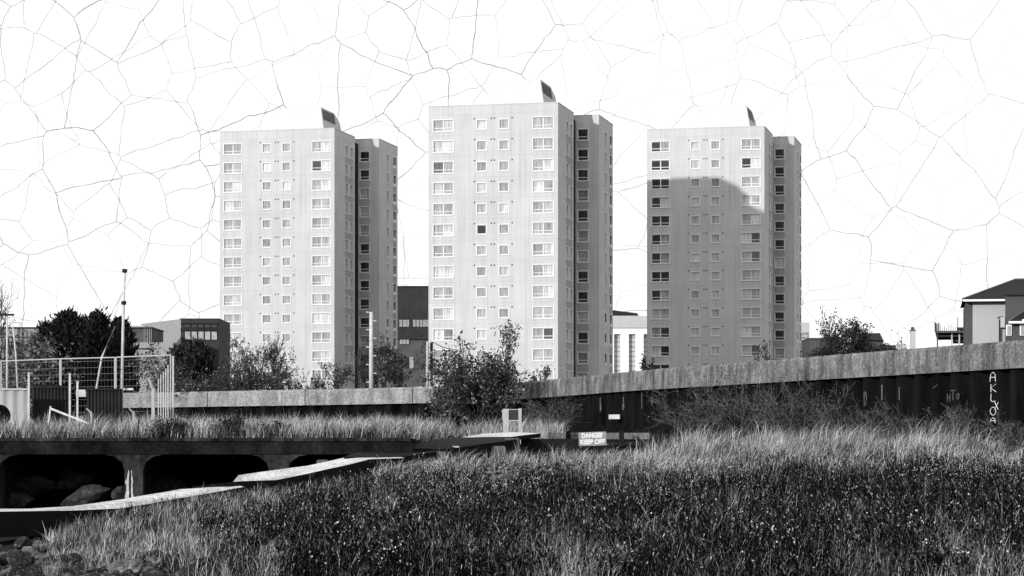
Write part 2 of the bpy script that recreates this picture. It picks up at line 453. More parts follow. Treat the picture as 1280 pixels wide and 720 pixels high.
t1 = make_tower(); t2 = copy_tree(t1); t3 = copy_tree(t1)
for (o, px, Y, z, lab) in ((t1, 418, 333, 3.2, 'pale concrete tower block beside the mast and leafless bush, farthest from the gabled house'),
                           (t2, 697.5, 301, 2.2, 'tallest looking pale concrete tower block, the middle one, behind the leafy shrub'),
                           (t3, 955.5, 339, 4.3, 'concrete tower block with the shadow of its neighbour across its front')):
    o.location = (PX(px, Y), Y, z); o.rotation_euler = (0, 0, -TH)
    tag(o, lab, 'tower block', 'three matching tower blocks')

# the end column of the third tower gets mostly dark panes
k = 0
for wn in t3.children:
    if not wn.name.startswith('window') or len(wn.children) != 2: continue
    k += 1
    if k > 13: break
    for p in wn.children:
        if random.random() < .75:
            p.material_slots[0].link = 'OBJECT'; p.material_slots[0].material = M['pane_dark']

# ------------------------------------------------------------------ flood wall
def resample(pts, step):
    pts = [Vector((p[0], p[1], 0)) for p in pts]; out = []; carry = 0.0
    # Catmull-Rom smoothing first
    sm = []
    for i in range(len(pts) - 1):
        p0, p1, p2, p3 = pts[max(i - 1, 0)], pts[i], pts[i + 1], pts[min(i + 2, len(pts) - 1)]
        for k in range(24):
            t = k / 24
            sm.append(.5 * ((2 * p1) + (p2 - p0) * t + (2 * p0 - 5 * p1 + 4 * p2 - p3) * t * t + (3 * p1 - p0 - 3 * p2 + p3) * t ** 3))
    sm.append(pts[-1]); pos = 0.0; nxt = 0.0
    for a, b in zip(sm, sm[1:]):
        L = (b - a).length
        while nxt <= pos + L and L > 0:
            out.append(a.lerp(b, (nxt - pos) / L)); nxt += step
        pos += L
    return out

def frames(pts):
    res = []
    for i, p in enumerate(pts):
        d = (pts[min(i + 1, len(pts) - 1)] - pts[max(i - 1, 0)]).normalized()
        n = Vector((d.y, -d.x, 0))              # to the right of travel
        if n.dot(Vector((-.3, -1, 0))) < 0: n = -n
        res.append((p, d, n))
    return res

def sweep(mb, fr, prof):
    n = len(prof); vs = []; fs = []
    for (p, d, nn) in fr: vs += [p + nn * a + Vector((0, 0, z)) for a, z in prof]
    for i in range(len(fr) - 1):
        for j in range(n): fs.append((i * n + j, i * n + (j + 1) % n, (i + 1) * n + (j + 1) % n, (i + 1) * n + j))
    fs.append(tuple(range(n))); fs.append(tuple(range(len(fr) * n - 1, (len(fr) - 1) * n - 1, -1)))
    mb.add(vs, fs)

def flood_wall(pts, ztop, mcap, label, seglen, capname='coping', zbot=.6):
    root = empty('flood_wall', (pts[0][0], pts[0][1], 0)); off = Vector((pts[0][0], pts[0][1], 0))
    tag(root, label, 'flood wall')
    fine = [p - off for p in resample(pts, .25)]; fr = frames(fine)
    k = 0; i = 0; rr = random.Random(3)
    while i < len(fr) - 2:
        n = int(seglen * rr.uniform(.8, 1.2) / .25); seg = fr[i:min(i + n, len(fr))]
        if len(fr) - (i + n) < 8: seg = fr[i:]
        if len(seg) < 2: break
        dz = rr.uniform(-.012, .012)
        prof = [(.0, ztop - .82), (.0, ztop - .10 + dz), (-.03, ztop - .04 + dz), (-.09, ztop + dz), (-.62, ztop + dz), (-.70, ztop - .1 + dz), (-.70, ztop - .82)]
        a = seg[0]; seg2 = [(a[0] + a[1] * .03, a[1], a[2])] + seg[1:-1] + [(seg[-1][0] - seg[-1][1] * .03, seg[-1][1], seg[-1][2])]
        mb = MB(); sweep(mb, seg2, prof); mb.build(capname, mcap, root)
        i += len(seg) - 1
    # corrugated sheet piling
    per = 1.17; mb = MB(); L = (len(fine) - 1) * .25; s = 0; prof = []
    while s < L:
        for ds, dd in ((0, -.16), (.42, -.16), (.585, -.45), (1.005, -.45)): prof.append((s + ds, dd))
        s += per
    vs = []; fs = []
    for (s_, dd) in prof:
        q = min(s_ / .25, len(fr) - 1.001); a = int(q); t = q - a
        p = fr[a][0].lerp(fr[a + 1][0], t); n = fr[a][2].lerp(fr[a + 1][2], t)
        b = p + n * dd
        vs += [b + Vector((0, 0, zbot)), b + Vector((0, 0, ztop - .8))]
    for j in range(len(prof) - 1): fs.append((2 * j, 2 * j + 2, 2 * j + 3, 2 * j + 1))
    mb.add(vs, fs); mb.build('sheet_piling', M['pile'], root)
    return root, fr, off

fwr, frR, offR = flood_wall(WALL_R, 4.82, M['cap'], 'dark sheet pile flood wall under streaked coping, curving nearer beside the dry grass', 9)
fwl, frL, offL = flood_wall(WALL_L, 4.65, M['cap_pale'], 'straight far flood wall with paler coping behind the quay grass', 8)

# writing sprayed on the sheet piling: strokes in units of the letter box (0..1, 0..1)
GLYPH = {'A': [[(0, 0), (.1, .75), (.5, 1), (.85, .75), (.95, 0)], [(.05, .45), (.9, .45)]],
         'K': [[(.1, 0), (.1, 1)], [(.9, 1), (.12, .5), (.95, 0)]],
         'L': [[(.15, 1), (.1, .25), (.4, .08), (.95, .15)]],
         'X': [[(0, 1), (1, 0)], [(1, 1), (0, 0)]],
         'O': [[(.5 + .45 * math.cos(a * math.pi / 6), .5 + .5 * math.sin(a * math.pi / 6)) for a in range(13)]],
         'T': [[(.5, 0), (.5, 1)], [(0, 1), (1, 1)]], 'H': [[(.1, 0), (.1, 1)], [(.9, 0), (.9, 1)], [(.1, .5), (.9, .5)]],
         'D': [[(.1, 0), (.1, 1), (.6, .9), (.85, .5), (.6, .1), (.1, 0)]], 'I': [[(.5, 0), (.5, 1)]], '/': [[(0, 0), (1, 1)]]}
def wall_at_px(px):
    best = min(range(len(frR)), key=lambda i: abs((frR[i][0] + offR).x / (frR[i][0] + offR).y * F + CX - px))
    return best
def graffiti(px, letters, mat, r):
    """letters: (glyph, y top, y bottom, x shift in m, width in m); painted on the outer pile flange nearest px"""
    i = wall_at_px(px); per = 1.17
    s = i * .25; k = round((s - .21) / per); s = k * per + .21
    a = int(s / .25); t = s / .25 - a; p = frR[a][0].lerp(frR[a + 1][0], t); d, n = frR[a][1], frR[a][2]
    w = p + offR; Y = w.y
    if d.x < 0: d = -d                       # reading direction: towards +x
    mb = MB()
    for (g, y0, y1, sx, wd) in letters:
        z1, z0 = PZ(y0, Y), PZ(y1, Y)
        for st in GLYPH[g]:
            mb.tube([p + d * (sx + (q[0] - .5) * wd) + n * (-.156) + Vector((0, 0, z0 + q[1] * (z1 - z0))) for q in st], r, n=4)
    mb.build('graffiti', mat, fwr)
graffiti(1240, [('A', 465, 477, 0, .34), ('K', 480, 490, .02, .34), ('L', 492, 503, 0, .3), ('X', 503, 512, .2, .2), ('O', 509, 519, .0, .36), ('A', 522, 529, 0, .3), ('K', 535, 546, 0, .34)], M['paint'], .012)
graffiti(1278, [('I', 484, 502, 0, .2), ('D', 490, 501, .1, .2), ('X', 517, 522, .05, .15)], M['paint'], .012)
graffiti(1192, [('T', 488, 500, -.05, .3), ('O', 492, 499, .25, .16), ('H', 492, 502, -.32, .2)], M['faintpaint'], .014)
graffiti(1087, [('D', 489, 507, 0, .22)], M['faintpaint'], .02)
graffiti(1107, [('I', 481, 500, 0, .2)], M['faintpaint'], .03)
graffiti(1127, [('I', 484, 500, 0, .2)], M['faintpaint'], .022)
graffiti(1153, [('/', 481, 485, 0, .3)], M['faintpaint'], .014)
graffiti(745, [('I', 497, 515, 0, .2), ('X', 506, 512, .05, .2)], M['faintpaint'], .03)
graffiti(775, [('D', 506, 512, 0, .25), ('I', 496, 506, 0, .2)], M['faintpaint'], .03)
graffiti(798, [('I', 491, 511, 0, .2)], M['faintpaint'], .022)
graffiti(814, [('I', 495, 506, 0, .2)], M['faintpaint'], .028)

# small white plate fixed to the piling
i = wall_at_px(768); w = frR[i][0] + offR
mb = MB(); mb.box(-.35, .35, -.02, .02, 0, .19); mb.box(-.25, -.21, .0, .2, .05, .1)
o = mb.build('plate_sign', M['white']); o.location = (PX(768, w.y - .55), w.y - .55, PZ(524, w.y)); o.rotation_euler = (0, 0, math.atan2(frR[i][1].y, frR[i][1].x) + (math.pi if frR[i][1].x < 0 else 0) * 1 + .4)
tag(o, 'small blank white plate fixed to the dark sheet piling', 'plate')

# ------------------------------------------------------------------ quay
def make_quay():
    Y0, Y1 = 70.0, 75.6
    root = empty('quay', (0, Y0, 0)); tag(root, 'dark old concrete quay with flat arches and grassy top', 'quay')
    zt, zu, zb = 1.95, 1.47, -.9
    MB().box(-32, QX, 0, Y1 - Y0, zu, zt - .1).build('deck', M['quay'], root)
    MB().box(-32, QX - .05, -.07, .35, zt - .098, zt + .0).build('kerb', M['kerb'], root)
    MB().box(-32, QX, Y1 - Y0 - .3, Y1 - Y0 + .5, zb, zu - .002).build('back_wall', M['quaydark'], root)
    MB().box(-32, QX - .01, .38, Y1 - Y0, zt - .096, zt - .02).build('turf', M['soil'], root)
    for k in range(-3, 3):
        xc = -11.04 + k * 4.22
        if xc > QX - .2: xc = QX - .35
        hw, h = .27, .50
        arc = [(hw + h + .12 - (h + .12) * math.cos(t), zu - .002 - .46 * (1 - math.sin(t))) for t in (0, .5, 1.05, math.pi / 2)]
        prof = [(-hw, zb), (hw, zb)] + arc + [(-a, z) for a, z in arc[::-1]]
        mb = MB(); nn = len(prof)
        vs = [(xc + a, .04, z) for a, z in prof] + [(xc + a, Y1 - Y0 - .31, z) for a, z in prof]
        mb.add(vs, [tuple(range(nn)), tuple(range(2 * nn - 1, nn - 1, -1))] + [(j, j + nn, (j + 1) % nn + nn, (j + 1) % nn) for j in range(nn)])
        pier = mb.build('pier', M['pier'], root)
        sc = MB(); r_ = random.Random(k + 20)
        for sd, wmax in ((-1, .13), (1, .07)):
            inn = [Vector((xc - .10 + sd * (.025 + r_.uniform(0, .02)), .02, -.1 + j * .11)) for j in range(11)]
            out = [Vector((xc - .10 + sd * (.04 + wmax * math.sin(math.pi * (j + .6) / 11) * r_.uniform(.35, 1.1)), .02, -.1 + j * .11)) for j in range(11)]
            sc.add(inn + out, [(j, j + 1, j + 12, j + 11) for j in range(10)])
        if k == 0: sc.build('sunlit_scar', M['scar'], pier)
make_quay()

# ------------------------------------------------------------------ broken slabs (slipway)
def slab(name, pts, thick, mat, label, group=None, side=None):
    mb = MB(); w = [P(*p) for p in pts]
    c = sum(w, Vector()) / len(w); base = Vector((c.x, c.y, min(p.z for p in w) - thick))
    loc = [p - base for p in w]
    # subdivide the top outline with small chips so that the edge is not ruler straight
    rr = random.Random(len(label)); out = []
    for a, b in zip(loc, loc[1:] + loc[:1]):
        n = max(1, int((b - a).length / .9)); out.append(a)
        for j in range(1, n):
            q = a.lerp(b, j / n); out.append(q + Vector((rr.uniform(-.05, .05), rr.uniform(-.1, .1), rr.uniform(-.006, .006))))
    n = len(out)
    low = [Vector((p.x, p.y, p.z - thick)) for p in out]
    me = MB(); me.add(out + low, [tuple(range(n)), tuple(range(2 * n - 1, n - 1, -1))] + [(i, i + n, (i + 1) % n + n, (i + 1) % n) for i in range(n)])
    o = me.build(name, mat); o.location = base
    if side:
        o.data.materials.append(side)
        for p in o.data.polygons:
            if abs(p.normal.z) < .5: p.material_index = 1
    tag(o, label, 'slab', group); return o
SG = 'broken concrete slabs of the old slipway'
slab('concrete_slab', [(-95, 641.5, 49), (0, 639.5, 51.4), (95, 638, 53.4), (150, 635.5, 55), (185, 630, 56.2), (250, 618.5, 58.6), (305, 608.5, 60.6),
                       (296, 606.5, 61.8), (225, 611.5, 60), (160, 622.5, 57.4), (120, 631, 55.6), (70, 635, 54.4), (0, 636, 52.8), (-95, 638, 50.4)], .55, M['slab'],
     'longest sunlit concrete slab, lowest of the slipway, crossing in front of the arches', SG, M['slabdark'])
slab('concrete_slab', [(240, 607.5, 60.6), (300, 601.5, 61.4), (345, 600, 62.3), (385, 592, 63.6), (435, 581, 65.6), (462, 574, 66.8), (505, 572.5, 68),
                       (500, 570.5, 69), (435, 571, 68.0), (408, 577, 66.6), (385, 582, 65.2), (325, 590, 63.6), (298, 594, 62.6), (290, 604, 62)], .5, M['slab'],
     'broad pale slab in the middle of the slipway below the third arch', SG, M['slabdark'])
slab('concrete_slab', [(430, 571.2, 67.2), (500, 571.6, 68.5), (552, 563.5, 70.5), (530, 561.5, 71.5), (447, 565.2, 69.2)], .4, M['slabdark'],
     'dark tilted slab between the pale middle slab and the upper slab', SG)  # its near-black colour stands for a shaded slab face
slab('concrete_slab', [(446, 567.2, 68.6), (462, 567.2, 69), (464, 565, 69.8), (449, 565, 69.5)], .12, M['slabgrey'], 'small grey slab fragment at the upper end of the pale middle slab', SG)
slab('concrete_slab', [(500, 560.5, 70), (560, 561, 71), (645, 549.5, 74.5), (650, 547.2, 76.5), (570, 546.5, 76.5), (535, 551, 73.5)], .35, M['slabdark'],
     'large dark wedge shaped slab below the topmost pale slab', SG)  # wedge darkened in colour to stand for shade
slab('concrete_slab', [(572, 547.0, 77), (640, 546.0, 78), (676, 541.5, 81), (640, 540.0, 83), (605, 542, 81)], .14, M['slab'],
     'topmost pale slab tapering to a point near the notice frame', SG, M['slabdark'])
def block(px0, px1, py0, py1, Y, depth, mat, name, label, cat, rz=0.0, group=None):
    x0, x1, z0, z1 = PX(px0, Y), PX(px1, Y), PZ(py1, Y), PZ(py0, Y)
    w = (x1 - x0) / 2; mb = MB(); e = min(.03, w * .2)
    mb.prism([(-w, 0, z1 - z0 - e), (w, 0, z1 - z0 - e), (w, depth, z1 - z0 - e), (-w, depth, z1 - z0 - e)], z1 - z0 - e)
    mb.prism([(-w + e, e, z1 - z0), (w - e, e, z1 - z0), (w - e, depth - e, z1 - z0), (-w + e, depth - e, z1 - z0)], e - .001)
    o = mb.build(name, mat); o.location = ((x0 + x1) / 2, Y, z0); o.rotation_euler = (0, 0, rz)
    return tag(o, label, cat, group)
BG = 'concrete blocks lying by the slipway'
block(632, 649, 547.5, 566, 75, .7, M['slabgrey'], 'concrete_block', 'upright light grey block at the right end of the dark wedge slab', 'block', .1, BG)
block(575, 632, 557.5, 568, 73.2, .8, M['slabgrey'], 'concrete_block', 'long low grey block under the dark wedge slab', 'block', .05, BG)
block(540, 557, 564.5, 574, 70.2, .6, M['slabgrey'], 'concrete_block', 'short grey block at the foot of the dark tilted slab', 'block', -.1, BG)
block(396, 411, 574.8, 579, 66.6, .5, M['slabgrey'], 'concrete_block', 'small pale block on the edge of the pale middle slab', 'block', .1, BG)
block(568, 574, 557.5, 563, 71.5, .3, M['slab'], 'concrete_block', 'tiny white block in the gap under the dark wedge slab', 'block', .3, BG)
block(651, 726, 548.5, 566, 80, .5, M['timber'], 'timber_beam', 'black timber beam lying between the blocks and the danger sign', 'beam', -.03)
block(686, 812, 541.0, 549, 87, .6, M['slabgrey'], 'concrete_ledge', 'long grey concrete ledge behind the danger sign', 'ledge', -.02)
block(735, 805, 556, 563, 80.5, .4, M['timber'], 'timber_beam', 'half buried dark beam in the grass below the danger sign', 'beam', .04)
for k, px in enumerate((710.5, 777)):
    mb = MB(); mb.box(-.09, .09, -.06, .06, 0, .55); o = mb.build('timber_post', M['timber']); o.location = (PX(px, 86.3), 86.3, PZ(540.5, 86.3) - .5)
    tag(o, ('short black post against the grey ledge left of the danger sign', 'short black post against the grey ledge right of the danger sign')[k], 'post', 'short posts by the ledge')

# danger sign
Y = 79.0
root = empty('danger_sign', (PX(741.5, Y), Y, PZ(575, Y))); tag(root, 'low red board with painted words DANGER KEEP OFF in the grass', 'sign')
zc = PZ(548.5, Y) - PZ(575, Y); hw, hh = .455, .225
MB().box(-hw, hw, 0, .03, zc - hh, zc + hh).build('board', M['signred'], root)
for s in (-.33, .33): MB().box(s - .04, s + .04, .032, .09, -.3, zc + hh - .03).build('post', M['timber'], root)
for txt, dz in (('DANGER', .105), ('KEEP OFF', -.105)):
    me = text_mesh(txt, .205); me.materials.append(M['paint']); o = link(bpy.data.objects.new('lettering', me), root)
    o.rotation_euler = (R(90), 0, 0); o.location = (0, -.006, zc + dz)
    wid = max(v.co.x for v in me.vertices) - min(v.co.x for v in me.vertices); o.scale = (.82 / wid if txt != 'DANGER' else .74 / wid, 1, 1)
root.rotation_euler = (0, R(-2.0), R(3))

# notice frame
Y = 84.0
root = empty('notice_frame', (PX(640.5, Y), Y, PZ(548, Y))); tag(root, 'empty notice frame with two pale posts and dark panel', 'notice frame')
for px, y0, wd in ((632.3, 511, .1), (650, 510.5, .055)):
    x = PX(px, Y) - PX(640.5, Y); MB().box(x - wd, x + wd, -.05, .05, -.3, PZ(y0, Y) - PZ(548, Y)).build('post', M['concpost'], root)
MB().box(PX(634.6, Y) - PX(640.5, Y), PX(648.6, Y) - PX(640.5, Y), -.02, .02, PZ(525, Y) - PZ(548, Y), PZ(512.5, Y) - PZ(548, Y)).build('panel', M['blddark'], root)
MB().box(PX(634.6, Y) - PX(640.5, Y), PX(648.6, Y) - PX(640.5, Y), -.035, .035, PZ(526.3, Y) - PZ(548, Y), PZ(525, Y) - PZ(548, Y) - .003).build('rail', M['galv'], root)
MB().box(PX(634.6, Y) - PX(640.5, Y), PX(648.6, Y) - PX(640.5, Y), -.035, .035, PZ(512.4, Y) - PZ(548, Y) + .003, PZ(511.4, Y) - PZ(548, Y)).build('rail', M['galv'], root)
MB().box(PX(627.8, Y) - PX(640.5, Y), PX(630.6, Y) - PX(640.5, Y), -.04, .04, PZ(525, Y) - PZ(548, Y), PZ(512, Y) - PZ(548, Y)).build('box', M['concpost'], root)

# ------------------------------------------------------------------ rocks
from mathutils import noise as mn
def rock(sx, sy, sz, seed, mat, sub=2):
    import bmesh
    bm = bmesh.new(); bmesh.ops.create_icosphere(bm, subdivisions=sub, radius=1)
    r_ = random.Random(seed); planes = [(Vector((r_.uniform(-1, 1), r_.uniform(-1, 1), r_.uniform(-1, 1))).normalized(), r_.uniform(.55, .85)) for _ in range(11)]
    for v in bm.verts:
        for n, d in planes:
            k = v.co.dot(n)
            if k > d: v.co -= n * (k - d)
        v.co *= 1 + .16 * mn.noise(v.co * 2.3 + Vector((seed, 0, 0))) + .07 * mn.noise(v.co * 6.1 + Vector((0, seed, 0)))
        v.co = Vector((v.co.x * sx, v.co.y * sy, v.co.z * sz))
    me = bpy.data.meshes.new('rock'); bm.to_mesh(me); bm.free(); me.materials.append(mat)
    return link(bpy.data.objects.new('rock', me))
rr = random.Random(21)
for (px, py, Y, sx, sy, sz, lab) in ((42, 607, 73, .85, .6, .34, 'broad flat boulder under the first arch, leftmost of the rubble'),
                                     (94, 602, 73, .62, .5, .30, 'rounded boulder behind the wedge rock under the first arch'),
                                     (84, 594, 74, .3, .3, .2, 'small stone resting on top of the boulders under the first arch'),
                                     (106, 622, 71.6, .9, .5, .36, 'wedge shaped rock leaning behind the long slab under the first arch'),
                                     (148, 616, 71.2, .26, .3, .26, 'squarish rock against the foot of the pier'),
                                     (18, 628, 72, .6, .5, .3, 'low dark rock behind the long slab at the first arch'),
                                     (205, 606, 73, .8, .5, .26, 'low rubble rock under the second arch')):
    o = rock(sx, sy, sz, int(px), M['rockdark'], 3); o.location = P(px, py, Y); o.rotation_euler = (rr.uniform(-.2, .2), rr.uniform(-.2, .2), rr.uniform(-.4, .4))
    tag(o, lab, 'rock', 'rubble under the quay arches')
protos = []
M['rockpale'] = mat_stone('pale_riprap_stone', .03, .13, .5)
for k in range(8): protos.append(rock(.42, .36, .28, 100 + k, M['rockpale'] if k in (2, 6) else M['rock'], 3))
used = set(); cnt = 0
for k in range(420):
    Yk = rr.uniform(31.5, 42.5); px = rr.uniform(-70, 300)
    lim = np.interp(Yk, [31.5, 34, 37, 40, 42.5], [290, 240, 150, 90, 60])
    if px > lim: continue
    X = PX(px, Yk); pr = protos[cnt % 8]
    if cnt < 8: o = pr
    else: o = pr.copy(); col.objects.link(o)
    s = rr.uniform(.16, .46) * (1.0 if rr.random() < .88 else 1.5)
    o.scale = (s * rr.uniform(.8, 1.4), s, s * rr.uniform(.7, 1.25)); o.rotation_euler = (rr.uniform(-.7, .7), rr.uniform(-.7, .7), rr.uniform(0, 6.28))
    o.location = (X, Yk, float(gz(X, Yk)) + .08 * s); cnt += 1
    pale = (cnt - 1) % 8 in (2, 6); tag(o, 'paler angular stone lying in the dark rock pile below the grassy bank' if pale else 'dark angular stone of the rock pile at the foot of the grassy bank', 'rock', 'pale rocks at the foot of the bank' if pale else 'dark rocks at the foot of the bank')

# ------------------------------------------------------------------ fence and clutter on the quay
def gp(px, Y): x = PX(px, Y); return Vector((x, Y, float(gz(x, Y))))
def heras(pxa, Ya, topa, pxb, Yb, topb, label, mesh_bottom=.35):
    A, B = P(pxa, topa, Ya), P(pxb, topb, Yb)
    za, zb_ = 1.93, 1.93
    root = empty('mesh_fence', (A.x, A.y, za)); tag(root, label, 'fence', 'wire mesh fence panels on the quay')
    a = A - Vector((A.x, A.y, za)); b = B - Vector((A.x, A.y, za)); a0 = Vector((0, 0, .0)); b0 = Vector((b.x, b.y, zb_ - za))
    f = MB(); f.tube([a0, a], .024, n=6); f.tube([b0, b], .024, n=6); f.tube([a, b], .022, n=6); f.tube([a0.lerp(a, .12), b0.lerp(b, .12)], .022, n=6)
    f.build('frame', M['galv'], root)
    w = MB()
    for t in np.linspace(.18, .96, 11): w.tube([a0.lerp(a, t), b0.lerp(b, t)], .0060, n=3, cap=False)
    n = int((b - a).length / .12)
    for k in range(1, n):
        t = k / n; w.tube([a0.lerp(b0, t) + Vector((0, 0, .3)), a.lerp(b, t)], .0011, n=3, cap=False)
    w.build('wire_mesh', M['wire'], root)
    MB().box(-.18, .18, -.11, .11, .0, .14).build('foot', M['concpost'], root)
heras(1.5, 81.5, 451.5, 75, 81, 448.5, 'wire fence panel behind the pale hoarding, at the end away from the flood wall')
heras(76.3, 81, 448.5, 143.5, 80.5, 446.8, 'middle wire fence panel in front of the dark evergreen trees')
heras(145.2, 80.5, 446.6, 213.2, 80, 443.8, 'wire fence panel nearest the end of the flood wall')
for px, y0, Yk, lab in ((216.3, 446.5, 79.8, 'tall galvanised post at the end of the wire fence by the flood wall'), (36, 467, 76.3, 'thick pale post between the pale and the black hoarding'),
                        (87.3, 468, 77.5, 'pale post between the two black hoardings, taller one'), (96.8, 478, 78, 'short pale post beside the second black hoarding')):
    b = gp(px, Yk); h = PZ(y0, Yk) - b.z
    mb = MB(); mb.box(-.03, .03, -.03, .03, -.2, h); mb.box(-.04, .04, -.04, .04, h, h + .03)
    o = mb.build('fence_post', M['galv'] if px > 200 else M['white']); o.location = b; tag(o, lab, 'post')

def hoarding(px0, px1, py0, Y, mat, label, ribs, Ydz=0):
    b = gp(px0, Y); w = PX(px1, Y) - PX(px0, Y); h = PZ(py0, Y) - b.z
    root = empty('hoarding', b); tag(root, label, 'hoarding')
    mb = MB(); n = ribs * 2; vs = []
    for k in range(n + 1):
        x = w * k / n; y = 0 if k % 2 else .05
        vs += [(x, y, -.1), (x, y, h), ]
        vs += [(x + w / n * .35, y, -.1), (x + w / n * .35, y, h)]
    fs = [(2 * j, 2 * j + 2, 2 * j + 3, 2 * j + 1) for j in range(2 * n + 1)]
    mb.add(vs, fs); mb.build('sheet', mat, root)
    MB().box(-.03, w + .06, -.03, .09, h, h + .05).build('top_rail', M['darksheet'] if mat is M['darksheet'] else M['galv'], root)
    for t in (.02, .98): MB().box(w * t - .03, w * t + .05, .08, .16, -.1, h - .01).build('post', M['timber'], root)
hoarding(-30, 33.5, 487.5, 77, M['palesheet'], 'pale sheet metal hoarding with upright ribs by the black tyre', 5)
hoarding(40, 88, 485, 78.2, M['darksheet'], 'taller black corrugated hoarding beside the pale one', 11)
hoarding(108, 151, 487.5, 77.6, M['darksheet'], 'lower black corrugated hoarding in front of the mast', 10)
# lumber on top of the black hoarding
block(44, 74, 481, 485, 79.5, .5, M['timber'], 'timber_stack', 'dark stacked boards showing above the taller black hoarding', 'timber')
block(95, 107, 487, 496, 80, .1, M['white'], 'white_board', 'white board in the gap between the black hoardings', 'board')

def cranked(px, ytop, yb, Y, bend, label, w=.055):
    b = P(px, yb, Y); h = PZ(ytop, Y) - b.z; mb = MB()
    mb.box(-w, w, -w, w, -.6, h * .16); mb.box(-w * .8, w * .8, -w * .8, w * .8, h * .16, h * .75)
    mb.tube([(0, 0, h * .73), (bend, 0, h)], w * .75, w * .6, n=4)
    o = mb.build('cranked_post', M['concpost']); o.location = b; tag(o, label, 'post', 'concrete posts with bent tops')
cranked(191.5, 472.5, 527, 74.8, -.14, 'tallest bent topped concrete post, beside the hoop at the fence end', .06)
cranked(114, 510.5, 531, 73.2, -.15, 'short bent topped post at the foot of the fallen rail', .035)
cranked(167, 510.5, 531, 73.0, -.14, 'short bent topped post beside the thin black stake', .03)
# fallen rail
a, b = P(64, 511, 73.6), P(112, 530, 73.0); mb = MB(); mb.tube([a - a, b - a], .035, n=5); mb.tube([(-.02, .02, .08), (-.09, .05, -.5)], .03, n=5)
o = mb.build('fallen_rail', M['white']); o.location = a; tag(o, 'white rail fallen slantwise into the quay grass', 'rail')
# stake at quay edge
a = P(171.5, 549, 70.1); mb = MB(); mb.tube([(0, 0, 0), (.07, .05, .95)], .022, .015, n=5); o = mb.build('stake', M['timber']); o.location = a; tag(o, 'thin black stake leaning on the quay edge', 'stake')
# hoop
Y = 74.4; mb = MB(); c = gp(201, Y)
mb.tube([(.28 * math.cos(t) + .1 * (1 - math.sin(t)), 0, .55 + .5 * math.sin(t)) for t in np.linspace(0.0, math.pi, 14)] + [(-.2, 0, -.1)], .02, n=5)
mb.tube([(.38, 0, -.1), (.38, 0, .56)], .02, n=5)
o = mb.build('hoop', M['galv']); o.location = c; tag(o, 'bent metal hoop standing in the grass at the fence end', 'hoop')
# tyre
Y = 75.0; c = P(-1, 520, Y); mb = MB(); n, m_ = 24, 8; vs = []; fs = []
for i in range(n):
    for j in range(m_):
        a, b = 2 * math.pi * i / n, 2 * math.pi * j / m_; r = .26 + .1 * math.cos(b)
        vs.append((r * math.cos(a), .12 * math.sin(b), r * math.sin(a)))
for i in range(n):
    for j in range(m_): fs.append((i * m_ + j, i * m_ + (j + 1) % m_, ((i + 1) % n) * m_ + (j + 1) % m_, ((i + 1) % n) * m_ + j))
mb.add(vs, fs); root = empty('tyre', c); tag(root, 'black tyre standing in the grass before the pale hoarding', 'tyre'); mb.build('tread', M['rubber'], root, True)
mb = MB(); mb.tube([(0, -.06, 0), (0, .06, 0)], .2, n=20); mb.build('rim', M['rubber'], root)
# palisade row seen through the fence
for k, (px, y0) in enumerate(((198, 473), (201, 468), (204.3, 464.5), (207.2, 460.5), (210, 456.5))):
    Yk = 108 - k * 3; b = P(px, 492, Yk); b.z = 2.3; mb = MB(); mb.box(-.02, .02, -.02, .02, -.3, PZ(y0, Yk) - b.z); mb.box(-.03, .03, -.03, .03, PZ(y0, Yk) - b.z - .25, PZ(y0, Yk) - b.z - .2)
    o = mb.build('fence_post', M['white']); o.location = b
    tag(o, 'pale post in the receding row seen through the last wire panel', 'post', 'receding row of pale posts')

# ------------------------------------------------------------------ masts and poles
def mast(px, y0, y1, Y, r, mat, label, name='mast', extra=None, dx=0.0, cat='mast'):
    b = P(px, y1, Y); h = PZ(y0, Y) - b.z
    root = empty(name, b); tag(root, label, cat)
    mb = MB(); mb.tube([(0, 0, -1.5), (dx * .5, 0, h * .5), (dx, 0, h)], r, r * .7, n=8); mb.build('pole', mat, root, True)
    return root, h
root, h = mast(151.5, 338.5, 487, 82, .055, M['white'], 'tall thin white mast behind the lower black hoarding', dx=.12)
for t in (1.0, .73):
    mb = MB(); mb.tube([(.12 * t, 0, h * t - .06), (.12 * t, 0, h * t + .06)], .09, n=8); mb.build('fitting', M['darksheet'], root)
MB().box(-.05, .42, -.03, .03, -.02, .05).build('foot', M['white'], root)
mast(111, 408, 485, 81, .04, M['white'], 'white pole leaning steeply in front of the evergreen trees', 'leaning_pole', dx=.88, cat='pole')
root, h = mast(8.8, 394, 487, 84, .04, M['white'], 'pole with a dark crossbar on top behind the pale hoarding', 'crossbar_pole', cat='pole')
MB().box(-.35, .25, -.04, .04, h - .02, h + .05).build('crossbar', M['darksheet'], root)
mast(24.5, 399, 487, 83, .03, M['white'], 'thin pole leaning beside the crossbar pole', 'leaning_pole', dx=-.26, cat='pole')
root, h = mast(464, 390, 486, 132, .13, M['white'], 'pale climbing pole with step pegs behind the far flood wall', 'peg_pole', cat='pole')
for k in range(9):
    s = 1 if k % 2 else -1; z = .35 + k * .48; mb = MB(); mb.tube([(0, 0, z), (s * .28, 0, z + .03)], .035, n=5); mb.build('peg', M['white'], root)
root, h = mast(534.5, 427, 486, 134, .11, M['concpost'], 'short pale post beside the shrub with a cable to the wall', 'cable_post', cat='post')
mb = MB(); mb.box(.14, .3, -.06, .06, -1, h * .98); mb.build('conduit', M['timber'], root)
mb = MB(); mb.tube([(.2, 0, h), (.9, .3, h - .32), (1.8, .8, h - .5)], .02, n=4); mb.build('cable', M['timber'], root)

